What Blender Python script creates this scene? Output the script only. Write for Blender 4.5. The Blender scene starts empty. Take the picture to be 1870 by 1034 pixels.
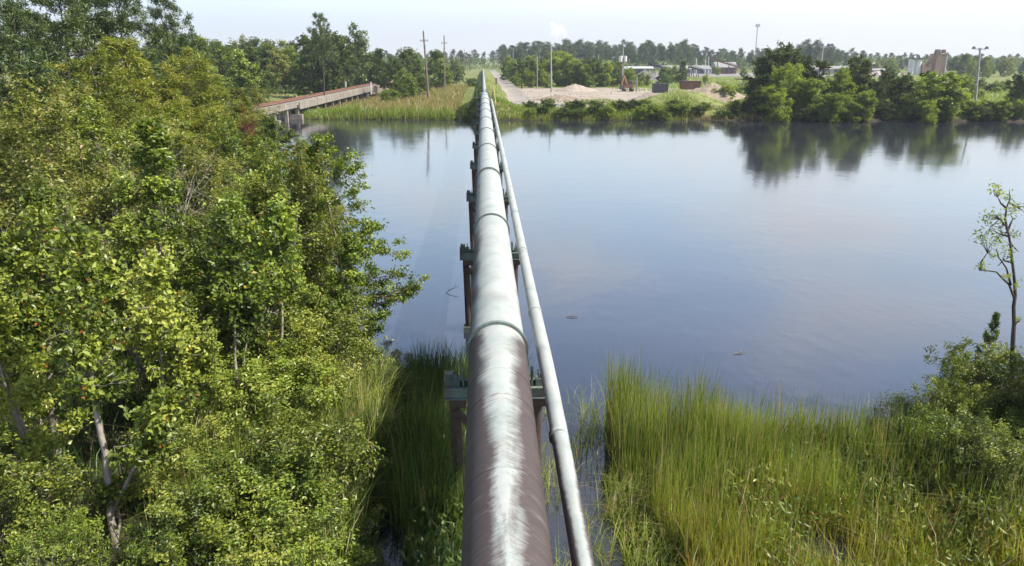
import bpy, math, random
import numpy as np
from mathutils import Vector, Matrix

# ------------------------------------------------------------------ scene, camera, light
S = bpy.context.scene
COL = S.collection
R = math.radians
CAM = np.array([-0.25, 0.0, 9.8]); PITCH = R(16.4); YAW = R(2.1)
cd = bpy.data.cameras.new('camera'); cam = bpy.data.objects.new('camera', cd); COL.objects.link(cam)
cam.location = CAM; cam.rotation_euler = (math.pi/2-PITCH, 0, -YAW)
cd.sensor_width = 36; cd.lens = 1400/1870*36; cd.clip_start = 0.1; cd.clip_end = 8000
S.camera = cam

SUN_EL, SUN_AZ = R(52), R(100)          # azimuth measured from +Y towards +X
SKY_STRENGTH = 0.125
sl = bpy.data.lights.new('sun', 'SUN'); sl.energy = 5.0; sl.angle = R(0.53); sl.color = (1, .95, .86)
sun = bpy.data.objects.new('sun', sl); COL.objects.link(sun); sun.location = (60, 40, 90)
sd = Vector((math.sin(SUN_AZ)*math.cos(SUN_EL), math.cos(SUN_AZ)*math.cos(SUN_EL), math.sin(SUN_EL)))
sun.rotation_euler = sd.to_track_quat('Z', 'Y').to_euler()
S.view_settings.view_transform = 'Standard'; S.view_settings.look = 'None'
S.view_settings.gamma = 1; S.view_settings.exposure = 0.7
S.cycles.max_bounces = 8; S.cycles.diffuse_bounces = 3; S.cycles.glossy_bounces = 3
S.cycles.transmission_bounces = 4; S.cycles.transparent_max_bounces = 4; S.cycles.volume_bounces = 0
S.cycles.use_adaptive_sampling = True; S.cycles.adaptive_threshold = 0.02
S.cycles.use_denoising = True
S.cycles.sample_clamp_indirect = 6

RMP = cam.rotation_euler.to_matrix()
W = bpy.data.worlds.new('World'); S.world = W; W.use_nodes = True
nt = W.node_tree; nt.nodes.clear()
def nn(t, ty, **kw):
    n = t.nodes.new(ty)
    for k, v in kw.items():
        if k.startswith('i_'): n.inputs[k[2:].replace('_', ' ')].default_value = v
        else: setattr(n, k, v)
    return n
def lk(t, a, b): t.links.new(a, b)
def mth(t, op, a, b=None, c=None, clamp=False):
    n = t.nodes.new('ShaderNodeMath'); n.operation = op; n.use_clamp = clamp
    for i, v in enumerate((a, b, c)):
        if v is None: continue
        if isinstance(v, (int, float)): n.inputs[i].default_value = v
        else: t.links.new(v, n.inputs[i])
    return n.outputs[0]
def ramp(t, fac, stops, interp='LINEAR'):
    n = t.nodes.new('ShaderNodeValToRGB'); n.color_ramp.interpolation = interp
    e = n.color_ramp.elements
    while len(e) > 1: e.remove(e[0])
    e[0].position = stops[0][0]; e[0].color = tuple(stops[0][1])+(1,)
    for p, c in stops[1:]:
        x = e.new(p); x.color = tuple(c)+(1,)
    t.links.new(fac, n.inputs[0]); return n.outputs[0]
def mixc(t, fac, a, b, mode='MIX'):
    n = t.nodes.new('ShaderNodeMix'); n.data_type = 'RGBA'; n.blend_type = mode; n.clamp_factor = True
    for s, v in ((0, fac), (6, a), (7, b)):
        if isinstance(v, (int, float)): n.inputs[s].default_value = v
        elif isinstance(v, tuple): n.inputs[s].default_value = v+((1,) if len(v) == 3 else ())
        else: t.links.new(v, n.inputs[s])
    return n.outputs[2]
sky = nn(nt, 'ShaderNodeTexSky', sky_type='NISHITA', sun_disc=False, sun_elevation=SUN_EL, sun_rotation=SUN_AZ,
         air_density=1.0, dust_density=2.2, ozone_density=1.2, altitude=10)
tc = nn(nt, 'ShaderNodeTexCoord')
sep = nn(nt, 'ShaderNodeSeparateXYZ'); lk(nt, tc.outputs['Generated'], sep.inputs[0])
zz = mth(nt, 'MAXIMUM', sep.outputs[2], 0.0)
den = mth(nt, 'ADD', zz, 0.16)
cx = mth(nt, 'DIVIDE', sep.outputs[0], den); cy = mth(nt, 'DIVIDE', sep.outputs[1], den)
cmb = nn(nt, 'ShaderNodeCombineXYZ'); lk(nt, cx, cmb.inputs[0]); lk(nt, cy, cmb.inputs[1])
cn = nn(nt, 'ShaderNodeTexNoise', i_Scale=1.25, i_Detail=6.0, i_Roughness=0.52); lk(nt, cmb.outputs[0], cn.inputs['Vector'])
cl = ramp(nt, cn.outputs[0], [(0.46, (0, 0, 0)), (0.64, (1, 1, 1))])
veil = ramp(nt, zz, [(0.0, (.98,)*3), (0.06, (.88,)*3), (0.16, (.70,)*3), (0.30, (.65,)*3), (0.55, (.2,)*3), (.8, (0,)*3)], 'B_SPLINE')
# brighter, milky sky towards the right of the view
rt = mth(nt, 'MULTIPLY_ADD', sep.outputs[0], 0.55, 0.18, clamp=True)
veil2 = mth(nt, 'MAXIMUM', veil, mth(nt, 'MULTIPLY', rt, ramp(nt, zz, [(0, (1,)*3), (.35, (.75,)*3), (.7, (0,)*3)])))
f1 = veil2
# small plume of white cloud over the far trees
dv = nn(nt, 'ShaderNodeVectorMath', operation='NORMALIZE'); lk(nt, tc.outputs['Generated'], dv.inputs[0])
milk = nn(nt, 'ShaderNodeMix', data_type='RGBA'); milk.inputs[6].default_value = (3.5, 4.15, 5.2, 1); milk.inputs[7].default_value = (5.3, 5.4, 5.5, 1)
lk(nt, mth(nt, 'MULTIPLY', mth(nt, 'MULTIPLY_ADD', sep.outputs[0], 1.5, 0.40, clamp=True), ramp(nt, zz, [(0.0, (1,)*3), (0.08, (.8,)*3), (0.2, (.25,)*3), (.5, (.1,)*3)])), milk.inputs[0])
milkA = ramp(nt, zz, [(0.0, (.88, .93, .99)), (0.05, (.78, .87, .98)), (0.13, (.64, .87, 1.12)), (0.3, (.46, .67, 1.08)), (0.5, (.30, .45, .82)), (.75, (.14, .22, .42))], 'B_SPLINE')
ml5 = nn(nt, 'ShaderNodeMix', data_type='RGBA', blend_type='MULTIPLY'); ml5.inputs[0].default_value = 1; lk(nt, milkA, ml5.inputs[6]); ml5.inputs[7].default_value = (5.5, 5.5, 5.5, 1); lk(nt, ml5.outputs[2], milk.inputs[6])
c1 = mixc(nt, f1, sky.outputs[0], milk.outputs[2])
band = ramp(nt, zz, [(0.0, (.45,)*3), (0.06, (.50,)*3), (0.14, (.85,)*3), (0.32, (.80,)*3), (0.5, (.40,)*3), (0.8, (.25,)*3)], 'B_SPLINE')
sc2 = nn(nt, 'ShaderNodeVectorMath', operation='SCALE'); lk(nt, c1, sc2.inputs[0]); lk(nt, mth(nt, 'MULTIPLY', band, 2.0), sc2.inputs['Scale'])
clm = mth(nt, 'MULTIPLY', cl, ramp(nt, zz, [(0.05, (0,)*3), (0.14, (.75,)*3), (0.5, (.6,)*3), (.65, (0,)*3)]))
pdir = (RMP @ Vector(((1018-935)/1400, (517-58)/1400, -1.0))).normalized()
dd_ = nn(nt, 'ShaderNodeVectorMath', operation='SUBTRACT'); lk(nt, dv.outputs[0], dd_.inputs[0]); dd_.inputs[1].default_value = tuple(pdir)
d3 = nn(nt, 'ShaderNodeVectorMath', operation='LENGTH'); lk(nt, dd_.outputs[0], d3.inputs[0])
pn = nn(nt, 'ShaderNodeTexNoise', i_Scale=95.0, i_Detail=5.0, i_Roughness=.55); lk(nt, dv.outputs[0], pn.inputs['Vector'])
puff = mth(nt, 'SUBTRACT', mth(nt, 'MULTIPLY', pn.outputs[0], 1.9), mth(nt, 'MULTIPLY_ADD', d3.outputs[1], 52.0, .42), clamp=True)
c2 = mixc(nt, mth(nt, 'MAXIMUM', clm, mth(nt, 'MULTIPLY', puff, 1.6, clamp=True)), sc2.outputs[0], (7.0, 6.9, 7.0))
c1 = c2
bg = nn(nt, 'ShaderNodeBackground', i_Strength=SKY_STRENGTH); lk(nt, c1, bg.inputs[0])
wo = nn(nt, 'ShaderNodeOutputWorld'); lk(nt, bg.outputs[0], wo.inputs[0])

# ------------------------------------------------------------------ geometry of the view
_rot = cam.rotation_euler.to_matrix()
RM = np.array(_rot)
def Pd(px, py, d):
    v = RM @ np.array([(px-935)/1400, (517-py)/1400, -1.0]); return CAM + d*v
def P(px, py, z=0.0):
    v = RM @ np.array([(px-935)/1400, (517-py)/1400, -1.0]); return CAM + (z-CAM[2])/v[2]*v
def proj(p):
    q = RM.T @ (np.asarray(p, float)-CAM); return 935-1400*q[0]/q[2], 517+1400*q[1]/q[2]

rng = np.random.default_rng(7)
random.seed(7)

# ------------------------------------------------------------------ mesh helpers
class MB:
    """collects vertices and polygons of one mesh"""
    def __init__(s): s.V = []; s.F = []; s.M = []; s.n = 0; s.sm = []
    def add(s, V, F, mat=0, smooth=True):
        V = np.asarray(V, float).reshape(-1, 3); F = np.asarray(F, int)
        s.V.append(V); s.F.append(F+s.n); s.M.append(np.full(len(F), mat)); s.sm.append(np.full(len(F), smooth)); s.n += len(V)
    def box(s, c, d, mat=0, rz=0, top=None, rx=0):
        x, y, z = np.array(d)/2
        V = np.array([[-x,-y,-z],[x,-y,-z],[x,y,-z],[-x,y,-z],[-x,-y,z],[x,-y,z],[x,y,z],[-x,y,z]], float)
        if top: V[4:, :2] *= top
        if rx:
            a, b = math.cos(rx), math.sin(rx); V = V @ np.array([[1,0,0],[0,a,b],[0,-b,a]])
        if rz:
            a, b = math.cos(rz), math.sin(rz); V = V @ np.array([[a,b,0],[-b,a,0],[0,0,1]])
        s.add(V+np.array(c), [[0,3,2,1],[4,5,6,7],[0,1,5,4],[1,2,6,5],[2,3,7,6],[3,0,4,7]], mat, False)
    def bar(s, a, b, w, h=None, mat=0):
        a = np.array(a, float); b = np.array(b, float); h = h or w
        t = b-a; t /= np.linalg.norm(t); r = np.array([0, 0, 1.]) if abs(t[2]) < .9 else np.array([1., 0, 0])
        u = np.cross(t, r); u /= np.linalg.norm(u); v = np.cross(u, t)
        q = [-u*w/2-v*h/2, u*w/2-v*h/2, u*w/2+v*h/2, -u*w/2+v*h/2]
        s.add([a+k for k in q]+[b+k for k in q], [[0,1,2,3],[7,6,5,4],[0,4,5,1],[1,5,6,2],[2,6,7,3],[3,7,4,0]], mat, False)
    def tube(s, path, rad, seg=8, mat=0, cap=True):
        V, F = sweep(path, rad, seg); s.add(V, F, mat)
        if cap:
            n = len(V)
            for k0, rev in ((0, True), (n-seg, False)):
                c = V[k0:k0+seg].mean(0); ids = list(range(seg))
                VV = np.vstack([V[k0:k0+seg], c])
                FF = [[i, (i+1) % seg, seg, seg] for i in ids]
                FF = [[f[1], f[0], f[2]] for f in FF] if rev else [[f[0], f[1], f[2]] for f in FF]
                s.add(VV, np.array(FF), mat, False)
    def mesh(s, name, mats, smooth=None):
        me = bpy.data.meshes.new(name)
        V = np.concatenate(s.V); 
        sizes = np.concatenate([np.full(len(f), f.shape[1]) for f in s.F])
        loops = np.concatenate([f.ravel() for f in s.F])
        me.vertices.add(len(V)); me.vertices.foreach_set('co', V.ravel())
        me.loops.add(len(loops)); me.loops.foreach_set('vertex_index', loops.astype(np.int32))
        me.polygons.add(len(sizes))
        me.polygons.foreach_set('loop_start', np.concatenate([[0], np.cumsum(sizes)[:-1]]).astype(np.int32))
        me.polygons.foreach_set('material_index', np.concatenate(s.M).astype(np.int32))
        me.update(calc_edges=True)
        me.polygons.foreach_set('use_smooth', np.concatenate(s.sm) if smooth is None else np.full(len(sizes), smooth))
        for m in (mats if isinstance(mats, (list, tuple)) else [mats]): me.materials.append(m)
        return me
    def obj(s, name, mats, parent=None, smooth=None):
        return link(name, s.mesh(name, mats, smooth), parent)

def sweep(path, rad, seg=8):
    P_ = np.asarray(path, float); n = len(P_); rad = np.broadcast_to(np.asarray(rad, float), (n,))
    T = np.gradient(P_, axis=0); T /= np.linalg.norm(T, axis=1, keepdims=True)+1e-9
    m = T.mean(0); ref = np.array([0, 0, 1.]) if abs(m[2]) < .7*np.linalg.norm(m)+1e-9 else np.array([1., 0, 0])
    U = np.cross(T, ref); U /= np.linalg.norm(U, axis=1, keepdims=True)+1e-9
    Wv = np.cross(U, T)
    a = np.linspace(0, 2*np.pi, seg, endpoint=False)
    V = P_[:, None, :]+rad[:, None, None]*(np.cos(a)[None, :, None]*U[:, None, :]+np.sin(a)[None, :, None]*Wv[:, None, :])
    i = np.arange(n-1)[:, None]*seg; j = np.arange(seg)[None, :]; k = (j+1) % seg
    F = np.stack([i+j, i+seg+j, i+seg+k, i+k], -1).reshape(-1, 4)
    return V.reshape(-1, 3), F

def link(name, data, parent=None):
    o = bpy.data.objects.new(name, data); COL.objects.link(o)
    if parent: o.parent = parent
    return o
def tag(o, label=None, cat=None, group=None, kind=None):
    if label: o['label'] = label
    if cat: o['category'] = cat
    if group: o['group'] = group
    if kind: o['kind'] = kind
    return o
def thing(name, loc, label, cat, group=None, rz=0):
    o = link(name, None); o.location = tuple(loc); o.rotation_euler = (0, 0, rz); o.empty_display_size = .3
    return tag(o, label, cat, group)
def copy_tree(o, parent=None):
    c = o.copy(); COL.objects.link(c); c.parent = parent
    for ch in [k for k in o.children]: copy_tree(ch, c)
    return c

# ------------------------------------------------------------------ materials
MATS = {}
def mat_new(name):
    m = bpy.data.materials.new(name); m.use_nodes = True; t = m.node_tree; t.nodes.clear()
    o = t.nodes.new('ShaderNodeOutputMaterial'); MATS[name] = m; return m, t, o
def solid(name, col, rough=.7, metal=0, var=.25, scale=3.0, dirt=None, dirt_amt=.4, bump=.0):
    m, t, o = mat_new(name)
    tc = t.nodes.new('ShaderNodeTexCoord')
    n = nn(t, 'ShaderNodeTexNoise', i_Scale=scale, i_Detail=5.0, i_Roughness=.6); lk(t, tc.outputs['Object'], n.inputs['Vector'])
    c = ramp(t, n.outputs[0], [(.3, tuple(x*(1-var) for x in col)), (.7, tuple(min(1, x*(1+var)) for x in col))])
    if dirt:
        n2 = nn(t, 'ShaderNodeTexNoise', i_Scale=scale*.7, i_Detail=7.0, i_Roughness=.7)
        mp = nn(t, 'ShaderNodeMapping'); mp.inputs['Location'].default_value = (3, 7, 1); mp.inputs['Scale'].default_value = (1, 1, .35)
        lk(t, tc.outputs['Object'], mp.inputs[0]); lk(t, mp.outputs[0], n2.inputs['Vector'])
        f = ramp(t, n2.outputs[0], [(.45, (0,)*3), (.68, (dirt_amt,)*3)])
        c = mixc(t, f, c, dirt)
    b = nn(t, 'ShaderNodeBsdfPrincipled', i_Roughness=rough, i_Metallic=metal); lk(t, c, b.inputs['Base Color'])
    if bump:
        bn = nn(t, 'ShaderNodeBump', i_Strength=bump, i_Distance=.05); lk(t, n.outputs[0], bn.inputs['Height']); lk(t, bn.outputs[0], b.inputs['Normal'])
    lk(t, b.outputs[0], o.inputs[0]); return m
def foliage(name, cols, trans=.30, rough=.42, odd=None, odd_amt=.04, gloss=.5):
    """cols: dark -> light leaf colours; varies per leaf, per branch-sized patch and per tree"""
    m, t, o = mat_new(name)
    g = t.nodes.new('ShaderNodeNewGeometry'); oi = t.nodes.new('ShaderNodeObjectInfo'); tc = t.nodes.new('ShaderNodeTexCoord')
    n = nn(t, 'ShaderNodeTexNoise', i_Scale=.9, i_Detail=2.0); lk(t, tc.outputs['Object'], n.inputs['Vector'])
    a = mth(t, 'MULTIPLY', g.outputs['Random Per Island'], .45)
    b = mth(t, 'MULTIPLY_ADD', mth(t, 'SUBTRACT', n.outputs[0], .5), 1.3, .28)
    c = mth(t, 'MULTIPLY_ADD', mth(t, 'SUBTRACT', oi.outputs['Random'], .5), .35, 0)
    f = mth(t, 'ADD', mth(t, 'ADD', a, b), c, clamp=True)
    k = len(cols)-1
    col = ramp(t, f, [(i/k, cc) for i, cc in enumerate(cols)])
    if odd:
        r2 = mth(t, 'FRACT', mth(t, 'MULTIPLY', g.outputs['Random Per Island'], 37.7))
        col = mixc(t, mth(t, 'LESS_THAN', r2, odd_amt), col, odd)
    p = nn(t, 'ShaderNodeBsdfPrincipled', i_Roughness=rough); p.inputs['Specular IOR Level'].default_value = gloss
    lk(t, col, p.inputs['Base Color'])
    tr = nn(t, 'ShaderNodeBsdfTranslucent')
    tcx = mixc(t, 1.0, col, (1.25, 1.3, .45), 'MULTIPLY'); lk(t, tcx, tr.inputs[0])
    mx = nn(t, 'ShaderNodeMixShader'); mx.inputs[0].default_value = trans
    lk(t, p.outputs[0], mx.inputs[1]); lk(t, tr.outputs[0], mx.inputs[2]); lk(t, mx.outputs[0], o.inputs[0]); return m

LF_MAPLE = foliage('maple_leaves', [(0.036, 0.060, 0.007), (0.125, 0.170, 0.020), (0.312, 0.360, 0.054), (0.496, 0.496, 0.106)], odd=(.36, .14, .03), odd_amt=.012)
LF_GREEN = foliage('green_leaves', [(0.024, 0.042, 0.006), (0.090, 0.134, 0.016), (0.240, 0.312, 0.036), (0.425, 0.460, 0.083)], odd=(.36, .26, .05), odd_amt=.01)
LF_BUSH = foliage('bush_leaves', [(0.024, 0.042, 0.007), (0.099, 0.134, 0.018), (0.264, 0.300, 0.042), (0.472, 0.460, 0.106)], odd=(.25, .2, .05), odd_amt=.02)
LF_CYP = foliage('cypress_needles', [(0.042, 0.060, 0.008), (0.125, 0.152, 0.018), (0.276, 0.300, 0.042), (0.378, 0.366, 0.059)], trans=.4, odd=(.25, .15, .05), odd_amt=.03)
LF_OLIVE = foliage('olive_leaves', [(0.048, 0.060, 0.012), (0.134, 0.157, 0.027), (0.300, 0.312, 0.072), (0.425, 0.413, 0.130)], trans=.4, odd=(.32, .2, .08), odd_amt=.04)
LF_FOREST = foliage('forest_leaves', [(0.027, 0.048, 0.012), (0.068, 0.104, 0.022), (.14, .19, .04), (.21, .25, .065)], trans=.4)
LF_PINE = foliage('pine_needles', [(.035, .06, .018), (.06, .095, .025), (.10, .14, .035), (.15, .19, .055)], trans=.25)
LF_WILLOW = foliage('willow_leaves', [(.09, .135, .022), (.17, .23, .035), (.27, .33, .055), (.38, .42, .09)], trans=.5)
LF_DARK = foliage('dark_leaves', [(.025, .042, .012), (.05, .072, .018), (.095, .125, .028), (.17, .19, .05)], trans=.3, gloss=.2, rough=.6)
LF_RED = foliage('red_leaves', [(.10, .02, .02), (.18, .03, .03), (.22, .05, .04)], trans=.4)
GR_REED = foliage('reed_blades', [(.06, .095, .02), (0.157, 0.213, 0.039), (0.300, 0.360, 0.072), (0.496, 0.496, 0.165)], trans=.40, odd=(.40, .32, .17), odd_amt=.18, rough=.4)
GR_SEDGE = foliage('sedge_blades', [(.09, .11, .025), (0.202, 0.235, 0.039), (0.348, 0.372, 0.066), (0.496, 0.472, 0.142)], trans=.45, odd=(.34, .20, .08), odd_amt=.16, rough=.4)
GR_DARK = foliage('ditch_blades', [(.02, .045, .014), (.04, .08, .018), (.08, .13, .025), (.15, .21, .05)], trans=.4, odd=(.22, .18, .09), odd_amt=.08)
GR_TAN = foliage('far_grass', [(.13, .15, .035), (.22, .21, .06), (.32, .29, .10), (.40, .34, .15)], trans=.35, odd=(.36, .22, .14), odd_amt=.25)
GR_GREEN = foliage('bank_grass', [(.08, .15, .02), (.15, .24, .03), (.23, .31, .045), (.32, .36, .08)], trans=.4, odd=(.30, .24, .1), odd_amt=.08)
BARK_PALE = solid('pale_bark', (.30, .26, .22), .85, var=.35, scale=5, dirt=(.09, .07, .05), dirt_amt=.9, bump=.3)
BARK = solid('bark', (.16, .12, .09), .9, var=.4, scale=5, bump=.4)
BARK_DEAD = solid('dead_wood', (.40, .36, .31), .9, var=.25, scale=4)
BARK_DARK = solid('dark_bark', (.07, .055, .045), .9, var=.4, scale=5)

# ------------------------------------------------------------------ leaves, branches, blades
def unit(v): return v/(np.linalg.norm(v, axis=-1, keepdims=True)+1e-9)
def leaves(C, L, Wd, D=None, N=None, fold=.18, r=None):
    r = r or rng; n = len(C)
    L = np.broadcast_to(L, (n,))*r.uniform(.65, 1.25, n); Wd = L*Wd
    if N is None: N = np.array([0, 0, .55])
    N = unit(N+r.normal(0, .55, (n, 3)))
    if D is None: D = r.normal(0, 1, (n, 3))+np.array([0, 0, -.25])
    D = D-(D*N).sum(1, keepdims=True)*N; D = unit(D); S_ = np.cross(N, D)
    a = C-D*L[:, None]*.5; b = C+D*L[:, None]*.5; m = C-D*L[:, None]*.06+N*(L*fold)[:, None]
    p = m+S_*(Wd/2)[:, None]; q = m-S_*(Wd/2)[:, None]
    V = np.stack([a, p, b, q], 1).reshape(-1, 3); F = np.arange(4*n).reshape(n, 4)
    return V, F
def blades(B, H, wd, lean, seg=3, r=None, bend=.5):
    """grass blades from base points B with heights H"""
    r = r or rng; n = len(B); az = r.uniform(0, 2*np.pi, n)
    d = np.stack([np.cos(az), np.sin(az), np.zeros(n)], 1); s = np.stack([-np.sin(az+.7), np.cos(az+.7), np.zeros(n)], 1)
    ln = np.abs(r.normal(0, lean, n))[:, None]; bd = np.abs(r.normal(0, bend, n))[:, None]
    wd = np.broadcast_to(wd, (n,))*r.uniform(.6, 1.3, n)
    V = np.zeros((n, seg+1, 2, 3))
    for k in range(seg+1):
        t = k/seg
        c = B+d*H[:, None]*(ln*t+bd*t**3*.7)+np.array([0, 0, 1.])*(H[:, None]*(t-bd*.45*t**3))
        w = (wd*(1-.92*t**1.6)/2)[:, None]
        V[:, k, 0] = c+s*w; V[:, k, 1] = c-s*w
    base = (np.arange(n)*(seg+1)*2)[:, None]; k = np.arange(seg)[None, :]*2
    F = np.stack([base+k, base+k+1, base+k+3, base+k+2], -1).reshape(-1, 4)
    return V.reshape(-1, 3), F

def wander(p0, d0, L, n, r, jit=.12, up=.0):
    p = [np.array(p0, float)]; d = np.array(d0, float)
    for i in range(n):
        d = unit(d+r.normal(0, jit, 3)+np.array([0, 0, up])); p.append(p[-1]+d*L/n)
    return np.array(p)

def tree_meshes(name, seed, H, r0, cb, nl, L, prof, el0=-5, el1=50, tw=6, nleaf=9000, lsize=.12, lasp=.65, spread=.16,
                wood=BARK, leaf=LF_GREEN, mode='leaf', stems=1, stem_ang=.15, seg=6, twl=.42, jit=.13, up=.05, trunk_top=.95, asym=None, layered=False, limb_r=.45):
    r = np.random.default_rng(seed); tb = MB(); lb = MB(); anchors = []; adirs = []
    for s in range(stems):
        a = r.uniform(0, 6.28) if stems > 1 else 0; sa = stem_ang*(r.uniform(.5, 1.3) if stems > 1 else .3)
        hs = H*(1 if s == 0 else r.uniform(.72, .98))
        tr = wander([0.12*math.cos(a)*(stems > 1), .12*math.sin(a)*(stems > 1), -.15], [math.sin(sa)*math.cos(a), math.sin(sa)*math.sin(a), 1], hs*trunk_top, 10, r, jit*.45, .05)
        tr[:, 2] *= hs*trunk_top/tr[-1, 2]
        rr = r0/(stems**.4); rad = rr*(1-.88*np.linspace(0, 1, 11)**1.1); rad[0] *= 1.45
        V, F = sweep(tr, rad, seg+2); tb.add(V, F)
        for i in range(nl//stems):
            t = (i+.5)/(nl//stems); th = cb+(1-cb)*t**.95
            idx = th*10; k = min(int(idx), 9); p0 = tr[k]*(1-(idx-k))+tr[k+1]*(idx-k)
            az = i*2.4+r.uniform(-.5, .5)+s; el = R(el0+(el1-el0)*t+r.normal(0, 9)); ll = L*prof(t)*r.uniform(.7, 1.2)
            if asym is not None: ll *= 1+asym[1]*math.cos(az-asym[0])
            d = np.array([math.cos(az)*math.cos(el), math.sin(az)*math.cos(el), math.sin(el)])
            lp = wander(p0, d, ll, 5, r, jit, up); lr = max(.006, rad[k]*limb_r)*(ll/L)**.5
            V, F = sweep(lp, lr*np.linspace(1, .25, 6), max(3, seg-2)); tb.add(V, F)
            nt_ = max(2, int(tw*max(.35, ll/L)))
            for j in range(nt_):
                u = .25+.75*(j+.6)/nt_; q = u*5; kk = min(int(q), 4); b0 = lp[kk]*(1-(q-kk))+lp[kk+1]*(q-kk)
                ld = unit(lp[kk+1]-lp[kk]); sd_ = r.normal(0, 1, 3); sd_[2] *= (.25 if layered else .7)
                td = unit(ld*.7+unit(sd_-(sd_*ld).sum()*ld)*(1.0 if j < nt_-1 else .15)); tl = max(.12, ll*twl*(1.15-.6*u)*r.uniform(.6, 1.3))
                tp = wander(b0, td, tl, 3, r, jit*1.3, up)
                V, F = sweep(tp, lr*.42*np.linspace(1, .25, 4), 3); tb.add(V, F)
                w = np.linspace(.25, 1.05, 4)
                for v in (0.35, .7, 1.0):
                    q2 = v*3; k2 = min(int(q2), 2); anchors.append(tp[k2]*(1-(q2-k2))+tp[k2+1]*(q2-k2)); adirs.append(unit(tp[k2+1]-tp[k2]))
    A = np.array(anchors); AD = np.array(adirs); wts = np.exp(r.normal(0, .75, len(A))); pick = r.choice(len(A), nleaf, p=wts/wts.sum())
    sp = spread*np.array([1, 1, .45 if layered else .75])
    if mode == 'tuft':
        base = A[pick]+r.normal(0, 1, (nleaf, 3))*spread*.35; D = unit(r.normal(0, 1, (nleaf, 3))+AD[pick]*.9+np.array([0, 0, .35]))
        C = base+D*lsize*.5; V, F = leaves(C, lsize, lasp, D=D, N=r.normal(0, 1, (nleaf, 3)), fold=.02, r=r)
    elif mode == 'spray':
        off = r.normal(0, 1, (nleaf, 3))*sp; C = A[pick]+off; D = AD[pick]*.6+unit(off)*.8+np.array([0, 0, -.1])
        V, F = leaves(C, lsize, lasp, D=D, fold=.04, r=r)
    else:
        C = A[pick]+r.normal(0, 1, (nleaf, 3))*sp; out = unit(C-np.array([0, 0, H*.55]))
        V, F = leaves(C, lsize, lasp, N=np.array([0, 0, .7])+out*.45, r=r)
    lb.add(V, F, 0, False)
    return dict(name=name, H=H, trunk=tb.mesh(name+'_trunk', wood), crown=lb.mesh(name+'_crown', leaf))
def place_tree(T, base, H, label, cat='tree', group=None, rz=None, sx=1.0, name=None, parts=('trunk', 'crown')):
    base = np.array(base, float)
    o = thing(name or T['name'], base, label, cat, group, rng.uniform(0, 6.28) if rz is None else rz)
    k = H/T['H']; o.scale = (k*sx, k*sx, k)
    link(parts[0], T['trunk'], o); link(parts[1], T['crown'], o)
    return o

# ------------------------------------------------------------------ terrain
def ip(x, pts):
    a = np.array(pts, float); return np.interp(x, a[:, 0], a[:, 1])
XL = [(-50, -3.4), (10, -3.4), (22, -3.3), (27, -5.2), (40, -8.5), (60, -15), (80, -24), (95, -30), (104, -34), (112, -38), (125, -47), (150, -48), (400, -60)]
YF = [(-900, 190), (-60, 180), (-44, 158), (-37, 144), (-33, 134), (-28, 130), (-5, 128), (10, 127), (30, 126), (60, 122.5), (90, 120), (200, 117), (900, 110)]
YR = [(1.5, -30), (2.3, 8), (2.6, 19.0), (5, 18.3), (9, 17.6), (12.2, 18.4), (14, 20.6), (20, 24), (60, 30), (400, 60)]
def land(x, y):
    x, y = np.asarray(x, float), np.asarray(y, float)
    sL = (ip(y, XL)-x)*np.where(y < 400, 1, 1); sF = y-ip(x, YF)
    sR = np.where(x > 1.5, np.minimum(ip(x, YR)-y, (x-2.3)*1.5), -9.)
    return np.maximum(np.maximum(sL, sF), sR)
def wob(x, y, s, k=0):
    return np.sin(x*s*1.0+k)*np.sin(y*s*1.17+1.3*k)+.5*np.sin(x*s*2.3+y*s*1.1+k*2)+.3*np.sin(y*s*3.1-x*s*1.9+k)
def gh(x, y):
    x, y = np.asarray(x, float), np.asarray(y, float)
    s = land(x, y)+wob(x, y, .35)*.5*np.clip(y/60, .12, 1)
    far = np.clip((y-100)/20, 0, 1)
    h = np.where(s < 0, np.maximum(s*.3, -.8), 0)
    top = .3+.9*far*(1-.85*np.clip((-x-20)/7, 0, 1)*np.clip((215-y)/20, 0, 1)*np.clip((x+48)/6, 0, 1))
    h = h+np.clip(s, 0, None)*(.16+.2*far)
    h = np.minimum(h, top)
    h = np.where((x > 1.5) & (x < 9.5) & (y < 40), np.minimum(h, -.05+.02*np.clip(x-8, 0, 2)), h)
    # levee that carries the pipe beyond the far shore
    lev = np.clip((y-127.5)/3.0, 0, 1)*np.clip((520-y)/60, 0, 1)*(3.3-.9*np.clip((y-128)/60, 0, 1)*0)
    wl = np.where(x < 0, 1.5-.3*np.clip((y-130)/110, 0, 1), 5.0)
    e = np.clip(1-(np.abs(x)-.9)/wl, 0, 1)
    lh = top+(lev-top)*np.clip(e, 0, 1)
    h = np.where((lev > h) & (e > 0) & (s > 0), np.maximum(h, lh*np.clip(lev/3.3, 0, 1)), h)
    return h
def G(p): return np.array([p[0], p[1], float(gh(p[0], p[1]))])

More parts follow.
